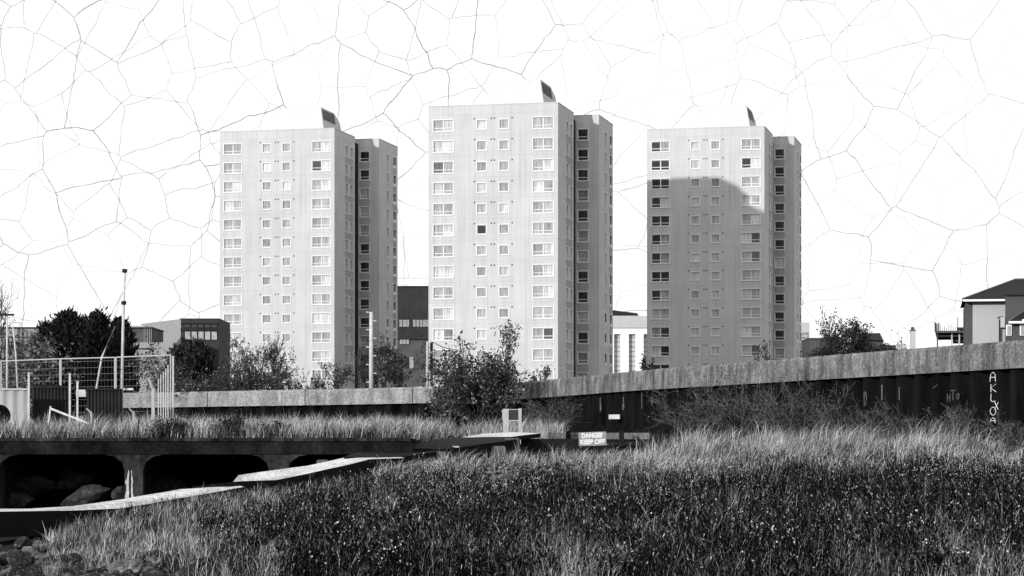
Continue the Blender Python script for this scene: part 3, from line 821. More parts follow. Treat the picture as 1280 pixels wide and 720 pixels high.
# ------------------------------------------------------------------ background buildings
def bld(name, px, Y, label, cat='building'):
    root = empty(name, (PX(px, Y), Y, 3.1)); tag(root, label, cat); return root
class LB:
    """boxes given in pixels on the plane Y of a building root"""
    def __init__(s, px, Y): s.px = px; s.Y = Y
    def box(s, p0, p1, q0, q1, d0, d1):
        k = s.Y / F
        return MB().box((p0 - s.px) * k, (p1 - s.px) * k, d0, d1, PZ(q1, s.Y) - 3.1, PZ(q0, s.Y) - 3.1)
# left office: corner towards the viewer
Y = 250; root = bld('office_building', 226, Y, 'low flat roofed office with pale side and dark window band beside the first tower block')
k = Y / F; z = lambda y: PZ(y, Y) - 3.1
L, D = -6.9, 20.0
mb = MB(); mb.add([(0, 0, -1), (L, D * .9, -1), (L, D * .9, z(404.0) * 1.075), (0, 0, z(398.6))], [(0, 3, 2, 1)])
mb.add([(L, D * .9, -1), (L + 6, D * 1.6, -1), (L + 6, D * 1.6, z(398.6)), (L, D * .9, z(404.0) * 1.075)], [(0, 3, 2, 1)]); mb.build('wall', M['bldgrey'], root)
lb = LB(226, Y)
lb.box(226.05, 273.5, 398.6, 540, .02, 10).build('wall', M['blddark'], root)
lb.box(224, 274, 397.8, 398.5, -.15, 10.4).build('roof', M['bldgrey'], root)
for j in range(5):
    for (y0, y1, mt) in ((405.5, 409.5, 'glassdark'), (414, 425, 'glasspale')):
        w = lb.box(231 + j * 8.3, 238.4 + j * 8.3, y0, y1, -.06, .01).build('window', M['blddark'], root)
        lb.box(231.5 + j * 8.3, 237.9 + j * 8.3, y0 + .5, y1 - .5, -.09, -.061).build('pane', M[mt], w)
lb.box(226.05, 273.5, 403.6, 405, -.2, .0).build('canopy', M['darksheet'], root)
lb.box(226.05, 273.5, 410, 413.6, -.22, .0).build('canopy', M['darksheet'], root)
# low shed left of it
Y = 240; root = bld('shed_building', 175, Y, 'low grey shed in front of the office, partly behind the evergreens'); lb = LB(175, Y)
lb.box(152, 189.5, 410, 540, 0, 8).build('wall', M['bldmid'], root); lb.box(150, 190.5, 408.6, 410, -.3, 8.2).build('roof', M['bldmid'], root)
lb.box(168, 222, 429.5, 540, -3, -.3).build('wall', M['bldgrey'], root)
lb.box(175, 199, 436.5, 438, -3.1, -3.01).build('window', M['glassdark'], root)
for j in range(5): lb.box(180 + j * 2.2, 180.7 + j * 2.2, 410.5, 429, -.08, 0).build('pipe', M['bldgrey'], root)
lb.box(154, 177, 405.5, 408.6, 2, 5).build('roof_unit', M['bldpale'], root)
# far left works
Y = 260; root = bld('works_building', 20, Y, 'long low grey works with an overhead pipe at the edge behind the bare tree'); lb = LB(20, Y)
lb.box(-40, 62, 410, 540, 0, 10).build('wall', M['bldgrey'], root); lb.box(-42, 63, 408.8, 410, -.3, 10.2).build('roof', M['bldmid'], root)
lb.box(-40, 52, 422.5, 424, -3.2, -2.9).build('pipe', M['blddark'], root)
for j in range(5): lb.box(-8 + j * 5.2 - .4, -8 + j * 5.2 + .4, 399 + j * 1.5, 424, -3.5, -3.21).build('pipe_support', M['blddark'], root)
# glass block between the first two towers
Y = 440; root = bld('glass_building', 518, Y, 'dark glass clad block in the gap behind the first and middle tower blocks'); lb = LB(518, Y)
lb.box(470, 560, 358.8, 540, 0, 12).build('wall', M['bldmid'], root)
lb.box(470, 560, 359.5, 424, -.5, -.01).build('glazing', M['glassdark'], root)
lb.box(470, 560, 357.6, 359.2, -.7, 12.1).build('roof', M['blddark'], root)
for j in range(18):
    lb.box(498 + j * 2.3, 498.35 + j * 2.3, 384, 424, -.62, -.51).build('mullion', M['bldmid'], root)
for j in range(9):
    if j in (3,): continue
    w = lb.box(499.5 + j * 4.2, 503 + j * 4.2, 400, 408.5, -.6, -.505).build('window', M['glasspale'], root)
for j in range(3): lb.box(500 + j * 4, 503.3 + j * 4, 424.3, 430, -.25, 0).build('window', M['glasspale'], root)
lb.box(512, 517, 446.5, 460.5, -.2, 0).build('window', M['glasspale'], root); lb.box(507, 510, 446.5, 460.5, -.2, 0).build('window', M['glassdark'], root)
# white block between the middle and third tower
Y = 430; root = bld('white_building', 789, Y, 'bright white block with tall window strips between the middle and third tower blocks'); lb = LB(789, Y)
strips = [(767.5, 775.5), (786, 794.5), (804.5, 813)]
xs = [745] + [q for s_ in strips for q in s_] + [835]
mbw = MB(); kk = Y / F
for a, b in zip(xs[::2], xs[1::2]):
    mbw.box((a - 789) * kk, (b - 789) * kk, 0, 6, PZ(540, Y) - 3.1, PZ(417.5, Y) - 3.1)
mbw.box((745 - 789) * kk, (835 - 789) * kk, 0, 6, PZ(417.5, Y) - 3.1, PZ(410, Y) - 3.1); mbw.build('wall', M['bldwhite'], root)
lb.box(745, 835, 394.8, 409.9, -.3, 6).build('upper_band', M['bldpale'], root)
for a, b in strips:
    w = lb.box(a, b, 417.5, 540, .8, 1.2).build('window', M['bldpale'], root)
    for q in range(8): lb.box(a, b, 421 + q * 6, 421.5 + q * 6, .72, .79).build('transom', M['bldmid'], w)
mb = MB(); mb.add([((740 - 789) * kk, 1, PZ(394.7, Y) - 3.1), ((799 - 789) * kk, 1, PZ(394.7, Y) - 3.1), ((797 - 789) * kk, 1, PZ(391, Y) - 3.1), ((740 - 789) * kk, 1, PZ(384, Y) - 3.1)]
                  + [((740 - 789) * kk, 5, PZ(394.7, Y) - 3.1), ((799 - 789) * kk, 5, PZ(394.7, Y) - 3.1), ((797 - 789) * kk, 5, PZ(391, Y) - 3.1), ((740 - 789) * kk, 5, PZ(384, Y) - 3.1)],
                 [(0, 1, 2, 3), (7, 6, 5, 4), (0, 4, 5, 1), (1, 5, 6, 2), (2, 6, 7, 3), (3, 7, 4, 0)]); mb.build('roof', M['slate'], root)
# right of the third tower
Y = 420; root = bld('stair_tower', 1008, Y, 'slim pale building edge beside the third tower block'); lb = LB(1008, Y)
lb.box(985, 1012, 403, 540, 0, 5).build('wall', M['bldpale'], root); lb.box(985, 1009.5, 415, 443, -.2, -.01).build('window', M['glasspale'], root)
for j in range(6): lb.box(985, 1009.5, 417 + j * 5, 417.6 + j * 5, -.3, -.21).build('transom', M['bldmid'], root)
Y = 300; root = bld('brick_building', 1023, Y, 'low dark brick building between the third tower block and the round tree'); lb = LB(1023, Y)
lb.box(1011.5, 1042, 423.5, 540, 0, 8).build('wall', M['brickdark'], root); lb.box(1011, 1043, 422.3, 423.5, -.2, 8.2).build('roof', M['bldmid'], root)
for j in range(3):
    w = lb.box(1014.5 + j * 9, 1020 + j * 9, 435, 442, -.12, -.01).build('window', M['glassdark'], root)
Y = 230; root = bld('cottage', 1090, Y, 'dark gabled house roof half hidden behind the round tree'); kk = Y / F; lb = LB(1090, Y); root.rotation_euler = (0, 0, R(-8.5))
lb.box(1066, 1102, 425, 560, 0, 6).build('wall', M['brickdark'], root)
zz = lambda y: PZ(y, Y) - 3.1
mb = MB(); xa, xb = (1064 - 1090) * kk, (1104 - 1090) * kk
mb.add([(xa, -.4, zz(425.5)), (xb, -.4, zz(425.5)), (xb - .3, 3, zz(414.5)), (xa + 1.2, 3, zz(414.5)), (xa, 6.4, zz(425.5)), (xb, 6.4, zz(425.5))], [(0, 1, 2, 3), (4, 3, 2, 5), (0, 3, 4), (1, 5, 2), (0, 4, 5, 1)]); mb.build('roof', M['slate'], root)
mb = MB(); xa, xb = (1098 - 1090) * kk, (1128 - 1090) * kk
mb.add([(xa, -.2, zz(436)), (xb, -.2, zz(436)), (xb, 4, zz(430.5)), (xa, 4, zz(428)), (xa, 4, zz(440)), (xb, 4, zz(440))], [(0, 1, 2, 3), (3, 2, 5, 4), (0, 3, 4), (1, 5, 2), (0, 4, 5, 1)]); mb.build('lean_to_roof', M['slate'], root)
lb.box(1099, 1127, 436.2, 560, .2, 4).build('wall', M['brickdark'], root)
# chimney
Y = 200; root = bld('chimney', 1141.5, Y, 'lone pale chimney with a bushy pot above the flood wall', 'chimney'); kk = Y / F; lb = LB(1141.5, Y)
lb.box(1138.9, 1144.6, 413.5, 560, 0, .6).build('stack', M['bldpale'], root); lb.box(1138.4, 1145.1, 412.3, 413.5, -.05, .66).build('cap', M['bldmid'], root)
mb = MB(); mb.tube([(0, .3, PZ(412.3, Y) - 3.1), (0, .3, PZ(408.5, Y) - 3.1)], .16, .14, n=8); mb.build('pot', M['brickdark'], root)
lb.box(1127, 1135.5, 429, 560, 1, 3).build('wall', M['bldpale'], root)
# unfinished concrete frame
Y = 150; root = bld('unfinished_building', 1190, Y, 'unfinished concrete frame with bristling steel rods beside the large house'); kk = Y / F; lb = LB(1190, Y); root.rotation_euler = (0, 0, R(-10.5))
lb.box(1169.5, 1215, 413.4, 416, 0, 5).build('floor_slab', M['bldmid'], root); lb.box(1170.5, 1215, 418.5, 420.5, .5, 5).build('floor_slab', M['blddark'], root)
for px in (1172, 1189.8, 1199, 1207): lb.box(px - .9, px + .9, 411 if px > 1190 else 416, 560, .4, .6).build('column', M['bldpale'] if px > 1180 else M['bldmid'], root)
lb.box(1196, 1208, 409, 411.5, .2, 4).build('beam', M['blddark'], root)
lb.box(1191, 1205, 424, 427, .7, 3).build('beam', M['blddark'], root)
r_ = random.Random(5)
for px, y0 in [(1168.7 + .9 * j, 400.5 + r_.uniform(0, 2)) for j in range(7)] + [(1176 + 2.3 * j, 402 + r_.uniform(0, 8)) for j in range(9)] + [(1196.5, 395.0), (1197.3, 395.8)]:
    w = .28; mbx = lb.box(px - w, px + w, y0, 413.4, .3 + r_.uniform(0, 2), 2.4); mbx.build('steel_rod', M['bldmid'], root)
# house on the right
Y = 140; root = bld('house', 1216, Y, 'large house with dark hipped roof and white eaves above the flood wall', 'house'); kk = Y / F; lb = LB(1216, Y); root.rotation_euler = (0, 0, R(-9.6))
X_ = lambda px: (px - 1216) * kk
zz = lambda y: PZ(y, Y) - 3.1
lb.box(1215.8, 1330, 378, 560, 0, 8).build('wall', M['brickpale'], root)
lb.box(1207.3, 1215.75, 378, 560, .05, 8).build('wall', M['brickdark'], root)
mb = MB(); mb.add([(X_(1203.5), -.6, zz(374.5)), (X_(1340), -.6, zz(374.5)), (X_(1340), 8.6, zz(374.5)), (X_(1203.5), 8.6, zz(374.5)), (X_(1270.5), 3.2, zz(345.5)), (X_(1282), 3.2, zz(345.5))],
                  [(0, 1, 5, 4), (1, 2, 5), (2, 3, 4, 5), (3, 0, 4), (3, 2, 1, 0)]); roof = mb.build('roof', M['slate'], root)
mb = MB(); mb.tube([(X_(1203.5), -.6, zz(374.3)), (X_(1270.5), 3.2, zz(345.3)), (X_(1282), 3.2, zz(345.3))], .07, n=5); mb.build('ridge_tile', M['bldmid'], roof)
lb.box(1204, 1255, 375, 377.4, -.62, -.5).build('gutter', M['bldwhite'], root)
lb.box(1207, 1330, 377.45, 378.6, -.5, .0).build('soffit', M['slate'], root)
lb.box(1255.3, 1330, 371.5, 560, -2.2, -.63).build('wing', M['brickdark'], root)
lb.box(1253, 1331, 371.0, 373, -2.4, -2.21).build('wing_coping', M['slate'], root)
mb = MB(); mb.add([(X_(1257), -3.6, zz(406)), (X_(1300), -3.6, zz(378)), (X_(1343), -3.6, zz(406)), (X_(1257), -2.25, zz(406)), (X_(1300), -2.25, zz(378)), (X_(1343), -2.25, zz(406))], [(0, 1, 4, 3), (1, 2, 5, 4), (0, 2, 1), (3, 4, 5), (0, 3, 5, 2)]); pr = mb.build('porch_roof', M['slate'], root)
mb = MB(); mb.tube([(X_(1256.5), -3.66, zz(406)), (X_(1300), -3.66, zz(377.6))], .055, n=4); mb.build('verge', M['bldmid'], pr)
lb.box(1257, 1345, 406.2, 408.8, -3.9, -3.61).build('fascia', M['bldwhite'], root)
lb.box(1260, 1345, 408.9, 560, -3.3, -2.22).build('porch_wall', M['brickdark'], root)
for a in (1256.7, 1273, 1290):
    w = lb.box(a - 2.5, a + 4.2, 410, 423, -3.4, -3.31).build('window', M['bldwhite'], root)
    lb.box(a - 1.2, a + 2.8, 411.5, 422, -3.45, -3.41).build('pane', M['glasspale'], w)
lb.box(1273, 1282, 404, 409, -4.0, -3.91).build('bargeboard', M['bldwhite'], root)
mb = MB(); mb.tube([(X_(1248.8), -.2, zz(460)), (X_(1248.8), -.2, zz(402)), (X_(1247), -.2, zz(397.5)), (X_(1253), -.2, zz(396.5))], .05, n=5); mb.build('downpipe', M['slate'], root)
lb.box(1249.7, 1255, 397, 410, -.4, -.01).build('bay', M['bldpale'], root)

# ------------------------------------------------------------------ trees and shrubs
def branches(seed, h, spread, levels=4, n0=6, trunk_r=.045, trunk_h=.3, up=.5, kids=(3, 5), shrink=.62, curve=.18):
    r_ = random.Random(seed); segs = []; tips = []
    def grow(p, d, L, r, lv):
        pts = [p]; q = p
        for k in range(3):
            d = (d + Vector((r_.gauss(0, curve), r_.gauss(0, curve), r_.gauss(0, curve) + .04 * up))).normalized()
            q = q + d * (L / 3); pts.append(q)
        segs.append((pts, r, r * .5, lv))
        if lv >= levels: tips.append((q, d)); return
        for k in range(r_.randint(*kids)):
            t = r_.uniform(.35, 1); i = min(2, int(t * 3)); b = pts[i].lerp(pts[i + 1], t * 3 - i if t < 1 else 1)
            nd = (d + Vector((r_.gauss(0, spread), r_.gauss(0, spread), r_.gauss(0, spread * .7) + up * .35))).normalized()
            grow(b, nd, L * shrink * r_.uniform(.75, 1.2), r * .55, lv + 1)
        tips.append((q, d))
    if trunk_h > 0:
        top = Vector((0, 0, h * trunk_h)); segs.append(([Vector((0, 0, -.3)), top * .5, top], trunk_r, trunk_r * .8, 0))
    else: top = Vector((0, 0, 0))
    for k in range(n0):
        a = 2 * math.pi * (k + r_.random()) / n0; d = Vector((math.cos(a) * spread, math.sin(a) * spread, 1 - .3 * r_.random())).normalized()
        grow(top + Vector((r_.gauss(0, .05), r_.gauss(0, .05), 0)), d, h * (1 - trunk_h) * .48 * r_.uniform(.7, 1.1), trunk_r * .6, 1)
    return segs, tips

def leaf_cloud(centres, n, size, spread, seed, aspect=2.0, droop=None, dirs=None):
    g = np.random.default_rng(seed); C = np.array([tuple(c) for c in centres]); idx = g.integers(0, len(C), n)
    c = C[idx] + g.normal(0, 1, (n, 3)) * np.array(spread)
    u = g.normal(0, 1, (n, 3))
    if dirs is not None: u = np.array([tuple(d) for d in dirs])[idx] * 1.4 + u * .55
    u /= np.linalg.norm(u, axis=1, keepdims=True); w = np.cross(u, g.normal(0, 1, (n, 3))); w /= np.linalg.norm(w, axis=1, keepdims=True) + 1e-9
    s = size * g.uniform(.55, 1.35, (n, 1)); a = u * s * aspect / 2; b = w * s / 2
    v = np.stack([c - a, c + b, c + a, c - b], 1).reshape(-1, 3)
    i = np.arange(n)[:, None] * 4
    t = np.concatenate([i + np.array([[0, 1, 2]]), i + np.array([[0, 2, 3]])], 1).reshape(-1, 3)
    return v, t

def tree(name, base, label, cat, seed, h, width=None, nleaf=0, lsize=.1, lspread=.2, leafmat='leaf', twigmat='twig', group=None, rmin=.008, aspect=1.8, follow=False, dome=0, **kw):
    segs, tips = branches(seed, h, **kw)
    zmax = float(np.percentile([p.z for s in segs for p in s[0]], 99)); xm = float(np.percentile([abs(p.x) for s in segs for p in s[0]], 95))
    sz = h / zmax; sx = (width / 2 / xm) if width else sz
    fx = lambda p: Vector((p.x * sx, p.y * sx, p.z * sz))
    root = empty(name, base); tag(root, label, cat, group)
    a, b = MB(), MB()
    for pts, r0, r1, lv in segs:
        (a if lv <= 1 else b).tube([fx(p) for p in pts], max(r0, rmin), max(r1, rmin), n=6 if lv <= 1 else 3, cap=False)
    a.build('trunk', M['bark'] if twigmat == 'twig' else M[twigmat], root, True)
    if b.v: b.build('branches', M[twigmat], root)
    if nleaf:
        cen = []
        gr = random.Random(seed + 5)
        for q in range(dome):
            a, ph, r = gr.uniform(0, 6.283), math.acos(gr.uniform(-.8, 1)), gr.uniform(.55, 1.0) * (1 + .12 * math.sin(5 * q))
            cen.append(Vector((math.cos(a) * math.sin(ph) * r * width * .47, math.sin(a) * math.sin(ph) * r * width * .47, h * (.77 + .24 * math.cos(ph) * r))))
        cen += [fx(p) for p, d in tips] + [fx(p) for sg in segs if sg[3] >= max(2, kw.get('levels', 4) - 1) for p in sg[0][1:]]
        v, t = leaf_cloud(cen if not follow else [fx(p) for p, d in tips], nleaf, lsize, lspread, seed, aspect, dirs=[d for p, d in tips] if follow else None)
        np_mesh('crown', v, t, M[leafmat], root)
    return root

def conifer(px, Y, ytop, wpx, label, seed, zb=3.1, group=None, leafmat='conifer', n=9000):
    g = random.Random(seed); H = PZ(ytop, Y) - zb; Wd = wpx / F * Y / 2
    root = empty('evergreen_tree', (PX(px, Y), Y, zb)); tag(root, label, 'tree', group)
    mb = MB(); mb.tube([(0, 0, -.3), (0, 0, H * .9)], .14, .03, n=6); mb.build('trunk', M['bark'], root)
    cs = []; ds = []; br = MB()
    for k in range(210):
        t = g.random() ** .8; z = H * (.03 + .93 * t); rad = Wd * (1 - t ** 2.3) ** .65 * g.uniform(.5, 1.15); a = g.uniform(0, 6.283)
        e = Vector((math.cos(a) * rad, math.sin(a) * rad, min(H, z + rad * g.uniform(.1, .5))))
        br.tube([(0, 0, z * .9), tuple(e)], .03, .008, n=3, cap=False)
        d = Vector((math.cos(a) * .6, math.sin(a) * .6, 1)).normalized()
        for j in range(6):
            cs.append(Vector((0, 0, z)).lerp(e, .45 + .11 * j) + Vector((0, 0, .06 * j))); ds.append(d)
    br.build('branches', M['bark'], root)
    v, t = leaf_cloud(cs, int(n * 1.5), .11, (.15, .15, .2), seed, 3.4, dirs=ds)
    np_mesh('crown', v, t, M[leafmat], root)
EG = 'dark evergreens behind the fence'
conifer(86, 140, 396.5, 78, 'broad dark evergreen with pointed sprays behind the wire fence, nearest the works', 1, group=EG, n=13000)
conifer(124, 138, 397, 66, 'dark evergreen behind the leaning pole', 2, group=EG, n=11000)
conifer(106, 145, 405, 56, 'dark evergreen filling the gap between its two taller neighbours', 7, group=EG, n=11000)
conifer(150, 142, 404, 52, 'lower dark evergreen behind the mast', 3, group=EG)
conifer(58, 143, 411, 50, 'shorter dark evergreen next to the pale hoarding poles', 4, group=EG)
conifer(247, 150, 434, 54, 'rounded black evergreen in front of the office windows', 5, group=EG, leafmat='leafdark', n=12000)
conifer(222, 152, 442, 30, 'low dark evergreen at the end of the wire fence', 6, group=EG, leafmat='leafdark')
tree('bare_tree', (PX(-6, 150), 150, 3.1), 'leafless tree reaching in at the edge behind the crossbar pole', 'tree', 31, PZ(358, 150) - 3.1, 4.6, spread=.7, levels=5, n0=5, trunk_r=.14, trunk_h=.25, kids=(2, 4), rmin=.011)
tree('bush', (PX(30, 135), 135, 3.0), 'pale leafy bush behind the pale hoarding', 'bush', 32, PZ(424, 135) - 3.0, 3.6, 3200, .13, .28, 'leafpale', spread=.8, trunk_h=.05, n0=8)
tree('bush', (PX(185, 128), 133.8, 3.1), 'loose pale leafed bush seen through the last wire panel', 'bush', 33, PZ(440, 134) - 3.1, 2.8, 2600, .1, .25, 'leaf', spread=.8, trunk_h=.05, n0=8)
tree('bush', (PX(318, 131), 131, 3.1), 'twiggy leafless bush in front of the first tower block', 'bush', 34, PZ(427, 131) - 3.1, 3.9, 5000, .06, .10, 'leafdark', spread=.85, levels=5, n0=13, trunk_h=.0, kids=(3, 4), rmin=.013)
tree('bush', (PX(262, 131.5), 131.5, 3.1), 'lower leafy bush behind the near end of the pale coping', 'bush', 35, PZ(461, 131) - 3.1, 3.9, 5200, .09, .22, 'leaf', spread=.9, n0=10, trunk_h=.02)
tree('bush', (PX(232, 133), 133, 3.1), 'pale edged low bush just past the wire fence', 'bush', 36, PZ(466, 133) - 3.1, 2.6, 3000, .09, .22, 'leaf', spread=.9, n0=9, trunk_h=.02)
tree('bush', (PX(352, 130), 130, 3.1), 'small spiky bush right beside the twiggy one', 'bush', 37, PZ(462, 130) - 3.1, 2.0, 900, .08, .14, 'leafdark', spread=.8, n0=8, trunk_h=.02)
tree('bare_tree', (PX(487, 150), 150, 3.1), 'dark leafless tree in the shade between the first two tower blocks', 'tree', 38, PZ(425, 150) - 3.1, 4.2, 1500, .09, .12, 'leafdark', spread=.7, levels=5, n0=6, trunk_r=.1, trunk_h=.15, kids=(2, 4), rmin=.012)
tree('bare_tree', (PX(440, 148), 148, 3.1), 'smaller leafless tree beside the pale climbing pole', 'tree', 39, PZ(440, 148) - 3.1, 3.6, 1200, .09, .12, 'leafdark', spread=.7, levels=5, n0=6, trunk_r=.08, trunk_h=.1, kids=(2, 4), rmin=.012)
tree('bush', (PX(402, 128), 128, 3.1), 'thin twiggy bush at the foot of the first tower block', 'bush', 40, PZ(466, 128) - 3.1, 1.9, 500, .09, .12, 'leafdark', spread=.7, n0=8, trunk_h=.02)
tree('shrub', (PX(596, 112), 112, 2.3), 'large leafy shrub standing before the bend of the flood wall', 'shrub', 41, PZ(424, 112) - 2.3, 3.7, 11000, .085, .10, 'leaf', spread=.78, levels=4, n0=17, trunk_r=.07, trunk_h=.0, kids=(3, 5), rmin=.011, up=.8)
tree('sapling', (PX(676, 122), 122, 3.1), 'thin sapling rising behind the flood wall by the middle tower', 'sapling', 42, PZ(458, 122) - 3.1, 1.0, 260, .09, .1, 'leaf', spread=.5, levels=3, n0=4, trunk_r=.03, trunk_h=.3, rmin=.012)
tree('sapling', (PX(810, 106), 106, 3.1), 'narrow climbing plant at the foot of the third tower block', 'sapling', 43, PZ(446, 106) - 3.1, .5, 260, .08, .07, 'leafdark', spread=.4, levels=3, n0=4, trunk_r=.03, trunk_h=.3, rmin=.012)
tree('sapling', (PX(955, 100), 100, 3.1), 'twiggy bush top showing above the wall by the third tower', 'bush', 44, PZ(432, 100) - 3.1, 1.0, 380, .06, .1, 'leafdark', spread=.6, levels=4, n0=5, trunk_r=.03, trunk_h=.2, rmin=.01)
tree('round_tree', (PX(1064, 190), 190, 3.1), 'bushy round tree in front of the gabled cottage roof', 'tree', 45, PZ(404, 190) - 3.1, 4.7, 15000, .11, .17, 'leafdark', dome=420, spread=1.05, levels=4, n0=13, trunk_r=.12, trunk_h=.3, up=.0, kids=(3, 5), rmin=.014)
tree('bush', (PX(1120, 188), 188, 3.1), 'low dark bush beside the lone chimney', 'bush', 46, PZ(431, 188) - 3.1, 2.4, 1400, .13, .2, 'leafdark', spread=.8, n0=7, trunk_h=.05)
# scrub along the quay and the sheet piling
for k, (px, Y, h, w, n, lab) in enumerate(((211, 71.4, .5, .9, 2600, 'low black shrub by the fence end on the quay edge'), (292, 71.6, .62, .8, 2000, 'low dark shrub with upright sprigs on the quay edge'),
                                           (345, 71.8, .4, .8, 1500, 'flattened dark shrub in the quay grass past the sprigged one'),
                                           (497, 74, .3, .7, 900, 'small dark shrub where the quay meets the slabs'), (560, 80, .5, 1.1, 1900, 'dark shrub behind the topmost pale slab'))):
    b = gp(px, Y); b.z = max(b.z, 1.88) if px < 515 else b.z
    tree('low_shrub', b, lab, 'shrub', 60 + k, h, w, n, .05, .1, 'leafdark', spread=.9, n0=9, trunk_h=.02, levels=3, rmin=.005, group='dark shrubs on the quay')
for k, (px, Y, h, w, lab) in enumerate(((860, 90, 1.6, 2.6, 'bramble thicket against the piling nearest the danger sign'), (925, 85.5, 2.0, 3.0, 'tallest bramble thicket with pale arching stems against the piling'),
                                        (985, 82.5, 1.8, 2.8, 'dense dark bramble thicket below the pale patch of coping'), (1045, 79.5, 1.5, 2.2, 'bramble thicket beside the painted letter D'),
                                        (1110, 76.0, 1.2, 1.8, 'low bramble between the faint painted marks'), (1195, 71.5, 1.1, 1.6, 'dry bramble left of the white painted column of letters'),
                                        (1262, 68.3, 1.0, 1.4, 'dry stalky bramble right of the white painted letters'), (690, 103, 1.5, 2.4, 'bramble clump at the bend of the wall behind the notice frame'))):
    b = gp(px, Y)
    h *= 1.25 if k < 4 else 1.1
    tree('bramble', b, lab, 'bramble', 80 + k, h, w, 1700 if k < 4 or k == 7 else 700, .032, .09, 'bramble', 'twigpale' if k in (3, 4, 5, 6) else 'twiggrey', spread=.9, n0=16, trunk_h=.0, levels=4, kids=(2, 4), rmin=.0027, curve=.2, trunk_r=.010, group='brambles along the piling')

# ------------------------------------------------------------------ grass, weeds
def blades(name, X, Y, h, w, mat, label, lean=(.0, .0), leanvar=.25, zoff=0.0, zfn=None, cat='grass', extra=None):
    n = len(X); z = (gz(X, Y) if zfn is None else zfn(X, Y)) + zoff
    if zfn is None: h = h * np.where(X < .5, np.clip((interp(X, PATH) - Y - .3) / 5 + .3, .3, 1), 1)
    base = np.stack([X, Y, z - .03], 1)
    a = rng.uniform(0, math.pi, n); sd = np.stack([np.cos(a), np.sin(a), 0 * a], 1) * (w / 2)[:, None]
    ln = np.stack([lean[0] + rng.normal(0, leanvar, n), lean[1] + rng.normal(0, leanvar, n)], 1)
    if extra is not None: ln = ln + extra
    up = np.stack([ln[:, 0] * h * .35, ln[:, 1] * h * .35, h * .58], 1)
    tip = np.stack([ln[:, 0] * h, ln[:, 1] * h, h * np.clip(1 - .25 * np.abs(ln).sum(1), .4, 1)], 1)
    v = np.stack([base - sd, base + sd, base + up + sd * .8, base + up - sd * .8, base + tip], 1).reshape(-1, 3)
    i = np.arange(n)[:, None] * 5
    t = np.concatenate([i + np.array([[0, 1, 2]]), i + np.array([[0, 2, 3]]), i + np.array([[3, 2, 4]])], 1).reshape(-1, 3)
    o = np_mesh(name, v, t, M[mat]); tag(o, label, cat, kind='stuff'); return o

def field(n, y0, y1, pxa=-110, pxb=1500, power=1.0):
    """ground points spread evenly enough in the view between depths y0 and y1"""
    u = rng.random(n); Y = 1 / (1 / y0 + (1 / y1 - 1 / y0) * u) if power == 1.0 else y0 + (y1 - y0) * u
    return (rng.uniform(pxa, pxb, n) - CX) / F * Y, Y

def pn(X, Y, s, seed=0):
    """cheap smooth patch noise, 0..1"""
    return .5 + .25 * (np.sin(X * s + seed + 1.7 * np.sin(Y * s * .37 + seed)) + np.sin(Y * s * .31 - X * s * .6 + 2.1 * seed + 1.3 * np.sin(X * s * .8)))

_grid = np.random.default_rng(77).random((257, 257))
def vn(X, Y, sx_, sy_=None, seed=0, octaves=3):
    """fractal value noise, stretched along the line of sight, contrast spread to about 0..1"""
    sy_ = sx_ * .28 if sy_ is None else sy_; tot = 0; amp = 1; nrm = 0
    for k in range(octaves):
        a = X * sx_ * 2 ** k + 31.7 * seed + 500; b = Y * sy_ * 2 ** k + 17.3 * seed + 500
        i = np.floor(a).astype(int); j = np.floor(b).astype(int); u = a - i; v = b - j; u = u * u * (3 - 2 * u); v = v * v * (3 - 2 * v)
        i0, i1, j0, j1 = i % 257, (i + 1) % 257, j % 257, (j + 1) % 257
        tot = tot + amp * ((_grid[i0, j0] * (1 - u) + _grid[i1, j0] * u) * (1 - v) + (_grid[i0, j1] * (1 - u) + _grid[i1, j1] * u) * v); nrm += amp; amp *= .55
    return np.clip((tot / nrm - .5) * 1.9 + .5, 0, 1)

def front_mask(X, Y):
    yp = interp(X, PATH); yw = np.interp(X, [p[0] for p in WALL_R], [p[1] for p in WALL_R], left=84, right=30)
    return ((Y < yp - .3 + np.where(X > -1, 3, 0)) | (X > 1.2)) & (Y < yw - .7)
rockpx = lambda Y: np.interp(Y, [28, 31.5, 34, 37, 40, 43, 50, 52], [300, 270, 200, 130, 80, 60, 140, 90])

# short turf everywhere on the bank
X, Y = field(172000, 26.5, 84); k = front_mask(X, Y) & (PX(0, 1) * 0 + X * F / Y + CX > rockpx(Y) + rng.normal(0, 14, len(X)))
X, Y = X[k], Y[k]
wz = (Y < np.interp(X * F / Y + CX, [150, 330, 450, 640, 900, 1280], [38, 46, 55, 57, 57, 58])) & (X * F / Y + CX > 300 + rng.normal(0, 60, len(X)))
k = ~wz | (rng.random(len(X)) < .9 * sstep(.5, .85, vn(X, Y, 1.1, seed=4))); X, Y = X[k], Y[k]; patch = vn(X, Y, 1.2, seed=2)
h = rng.uniform(.14, .36, len(X)) * (.7 + .6 * patch) * np.where((X < 5.5) & (Y > 71.5), .5, 1) * (.35 + 1.25 * vn(X, Y, 3.5, seed=9) ** 1.4)
blades('grass', X, Y, h, rng.uniform(.005, .011, len(X)) * np.clip(Y / 40, .9, 1.8), 'blade', 'dark rough grass covering the foreground bank', (.08, 0), .42)

